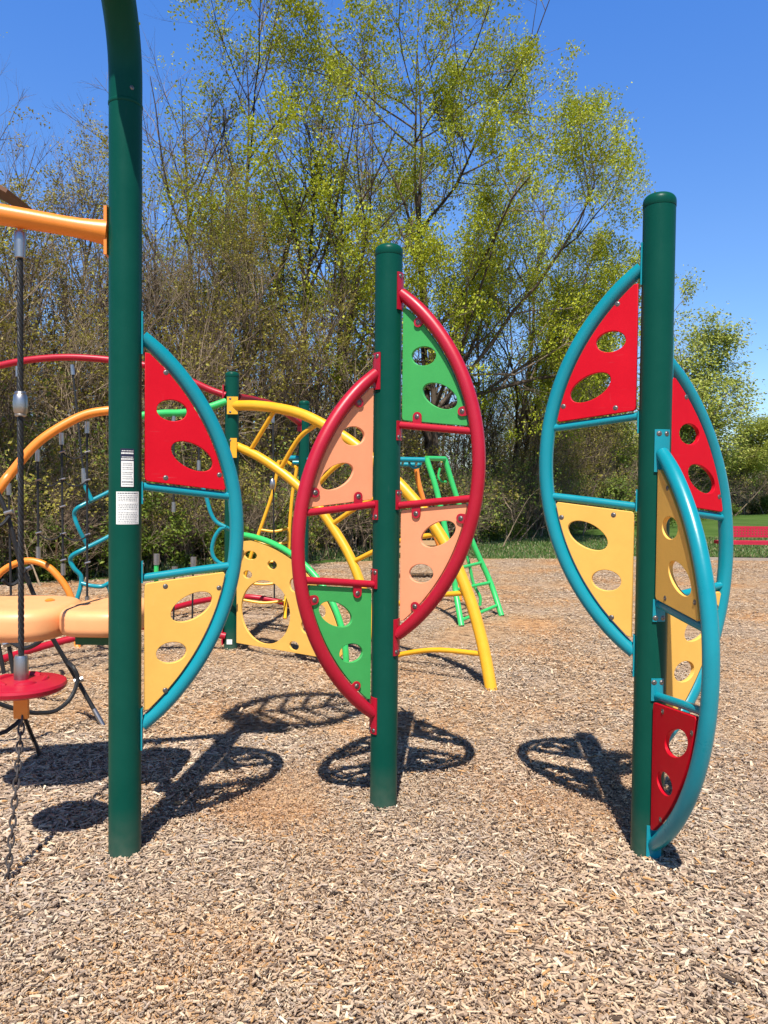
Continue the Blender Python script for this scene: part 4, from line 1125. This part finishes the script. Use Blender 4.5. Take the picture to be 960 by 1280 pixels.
T = 'trees behind the playground'
plant('leafy_tree', mA, 'tallest tree, thick with yellow green spring leaves, between the middle and right posts', 'tree', 1.35, 21.5, 4.65, 1.0, T, .82)
plant('leafy_tree', mB, 'tall half leafed tree with a bright green clump, rising left of the middle post', 'tree', -3.0, 20.5, 2.3, 0.9, T, 1.05)
plant('bare_tree', mC, 'nearly bare dark tree with a forked trunk just left of the middle post', 'tree', -1.0, 19.5, 2.0, 0.92, T)
plant('bare_tree', mC, 'bare branching tree with purple grey twigs right beside the tall arch post', 'tree', -5.2, 20.5, 4.2, 0.95, T)
plant('leafy_tree', mB, 'lower leafy tree behind the right crimson leaf, under the tallest tree', 'tree', 4.2, 25.5, 3.4, 0.82, T)
plant('olive_tree', mD2, 'olive budded tree with many stems, left of the tall arch post', 'tree', -6.9, 15.5, 0.6, 0.86, T)
plant('olive_tree', mD, 'olive budded tree standing at the left frame edge', 'tree', -8.6, 15.8, 2.6, 0.95, T)
plant('olive_tree', mD, 'olive budded tree right behind the single teal leaf', 'tree', -4.3, 17.2, 5.0, 0.9, T)
plant('olive_tree', mD2, 'twiggy olive tree behind the far green posts', 'tree', -2.4, 17.6, 3.3, 0.72, T)
plant('willow_tree', mW, 'feathery pale green tree beyond the lawn, right of the right post', 'tree', 18.9, 48, 0.4, 1.16, T, 1.2)
plant('willow_tree', mW2, 'rounder olive tree beyond the lawn at the right frame edge', 'tree', 26.0, 57, 2.4, 0.8, T, 1.4)
plant('willow_tree', mW2, 'shady green tree seen between the right post and its left teal leaf', 'tree', 9.2, 35, 1.0, 0.9, T)
for i, (x, y, sc) in enumerate(((-9.3, 17.5, .8), (-7.6, 19.0, .72), (-6.2, 17.0, .62), (-4.9, 18.5, .74), (-3.6, 19.5, .66), (-1.9, 22.5, .62), (2.9, 24.5, .7), (5.5, 28.0, .75), (6.9, 31, .8))):
    plant('bare_tree', mC2 if i % 2 else mC, 'slim dark trunked bare tree standing in the thicket', 'tree', x, y, 1.7 * i + .4, sc, 'slim bare trees in the thicket', .8)

def scatter(meshset, name, label, cat, group, spots):
    for i, (x, y, s) in enumerate(spots):
        plant(name, meshset[i % len(meshset)], label, cat, x, y, random.uniform(0, 6.28), s, group, random.uniform(.8, 1.15))
sap, bru, shr = [], [], []
rs = random.Random(5)
xs = -10.5
while xs < 9.5:
    base = float(wood_y(xs))
    sap.append((xs + rs.uniform(-.3, .3), base + rs.uniform(1.2, 3.5), rs.uniform(.8, 1.15)))
    if rs.random() < .45: sap.append((xs + rs.uniform(-.4, .4), base + rs.uniform(4, 8), rs.uniform(.9, 1.3)))
    bru.append((xs + rs.uniform(-.3, .3), base + rs.uniform(.5, 1.6), rs.uniform(.7, 1.1)))
    if rs.random() < .8: bru.append((xs + rs.uniform(-.4, .4), base + rs.uniform(2, 4), rs.uniform(.9, 1.3)))
    if rs.random() < .75: shr.append((xs + rs.uniform(-.4, .4), base + rs.uniform(.6, 2.5), rs.uniform(.6, 1.1)))
    xs += 0.75 * (0.75 + max(0, base - 12) / 22)
for x in np.arange(8, 34, 2.1):
    b = float(wood_y(x)); bru.append((x, b + rs.uniform(0, 3), rs.uniform(1.5, 2.2) if x > 16 else rs.uniform(1.2, 1.9))); sap.append((x + 1, b + rs.uniform(2, 8), rs.uniform(.8, 1.2)))
    shr.append((x + .5, b + rs.uniform(0, 2), rs.uniform(1.0, 1.8)))
scatter([mS1, mS2, mS3], 'sapling', 'thin stemmed twiggy sapling in the thicket behind the playground', 'tree', 'saplings in the thicket', sap)
scatter([mU1, mU2], 'brush_bush', 'tangled tan leafless brush along the wood edge', 'bush', 'brush along the wood edge', bru)
scatter([mG1, mG2], 'green_shrub', 'low green leafing shrub along the wood edge', 'shrub', 'leafing shrubs along the wood edge', shr)


# the wood farther back, one mass of stems and twigs
def far_wood():
    rg = np.random.default_rng(99); n = 420
    x = rg.uniform(-32, 60, n); y = wood_y(x) + rg.uniform(7, 26, n)
    st = np.stack([x, y, np.full(n, -.1)], 1); h = rg.uniform(3.5, 7, n)
    dr = np.stack([rg.normal(0, .12, n), rg.normal(0, .12, n), np.ones(n)], 1)
    p, r = grow(rg, st, dr, h, rg.uniform(.04, .13, n), 7, .07, .02, .2); V, Fq, Mi, o = [], [], [], 0
    v, f = tubes(p, r, 5); V.append(v); Fq.append(f); Mi.append(np.zeros(len(f))); o += len(v)
    par, pr_, pl = p, r, h
    for nn, K, sg, rk in ((5200, 3, 4, .008), (26000, 3, 3, .009)):
        s_, d_, l_, rr = spawn(rg, par, pr_, nn, .1, 1, 20, 65, .25, .6, pl, .4)
        pp, r2 = grow(rg, s_, d_, l_, np.minimum(rr * .8, np.maximum(l_ * rk, .008)), sg, .15, .03, .3)
        v, f = tubes(pp, r2, K); V.append(v); Fq.append(f + o); Mi.append(np.zeros(len(f))); o += len(v); par, pr_, pl = pp, r2, l_
    i = rg.integers(0, len(par), 60000); pts = par[i, -1] + rg.normal(0, .2, (60000, 3)); pts = pts[clump(pts, 4, .35, -.2)]
    v, f = leaves(rg, pts, .17, .1); V.append(v); Fq.append(f + o); Mi.append(np.ones(len(f)))
    return np_mesh('far_woodland', np.concatenate(V), np.concatenate(Fq), [BARKG, LFO], np.concatenate(Mi))
tag(link('far_woodland', far_wood()), 'bare grey brown wood filling the background behind the thicket', 'woodland', kind='stuff')

# ------------------------------------------------------------------ light
SUNV = Vector((0.055, 0.585, -1.0)).normalized()
sl_ = bpy.data.lights.new('sun', 'SUN'); sl_.energy = 5.0; sl_.angle = R(0.53); sl_.color = (1.0, 0.955, 0.88)
so = bpy.data.objects.new('sun', sl_); COL.objects.link(so); so.rotation_euler = SUNV.to_track_quat('-Z', 'Y').to_euler(); so.location = (-5, -20, 30)
wd = bpy.data.worlds.new('World'); scene.world = wd; wd.use_nodes = True
nt = wd.node_tree; bg = nt.nodes['Background']
sky = nt.nodes.new('ShaderNodeTexSky'); sky.sky_type = 'NISHITA'; sky.sun_disc = False
sky.sun_elevation = math.asin(-SUNV.z); sky.sun_rotation = R(180) + math.atan2(SUNV.x, SUNV.y)
sky.air_density = 1.0; sky.dust_density = 0.15; sky.ozone_density = 3.0; sky.altitude = 200
hs = nt.nodes.new('ShaderNodeHueSaturation'); hs.inputs['Saturation'].default_value = 1.15
nt.links.new(sky.outputs[0], hs.inputs['Color']); 
tcw = nt.nodes.new('ShaderNodeTexCoord'); sx = nt.nodes.new('ShaderNodeSeparateXYZ'); nt.links.new(tcw.outputs['Generated'], sx.inputs[0])
dep = ramp(nt, sx.outputs[2], [(0.03, (0.27, 0.28, 0.30)), (0.30, (0.295, 0.322, 0.382)), (0.52, (0.25, 0.34, 0.465)), (0.60, (0.16, 0.22, 0.30)), (0.70, (0.035, 0.035, 0.038))])   # clear spring sky: deep towards the zenith
vm = nt.nodes.new('ShaderNodeVectorMath'); vm.operation = 'MULTIPLY'; nt.links.new(hs.outputs[0], vm.inputs[0]); nt.links.new(dep, vm.inputs[1])
vs_ = nt.nodes.new('ShaderNodeVectorMath'); vs_.operation = 'SCALE'; vs_.inputs['Scale'].default_value = 4; nt.links.new(vm.outputs[0], vs_.inputs[0])
nt.links.new(vs_.outputs[0], bg.inputs['Color'])
bg.inputs['Strength'].default_value = 0.08
scene.view_settings.view_transform = 'Standard'; scene.view_settings.look = 'None'
scene.view_settings.exposure = 0.8; scene.view_settings.gamma = 1
scene.cycles.max_bounces = 6; scene.cycles.diffuse_bounces = 3; scene.cycles.transparent_max_bounces = 4
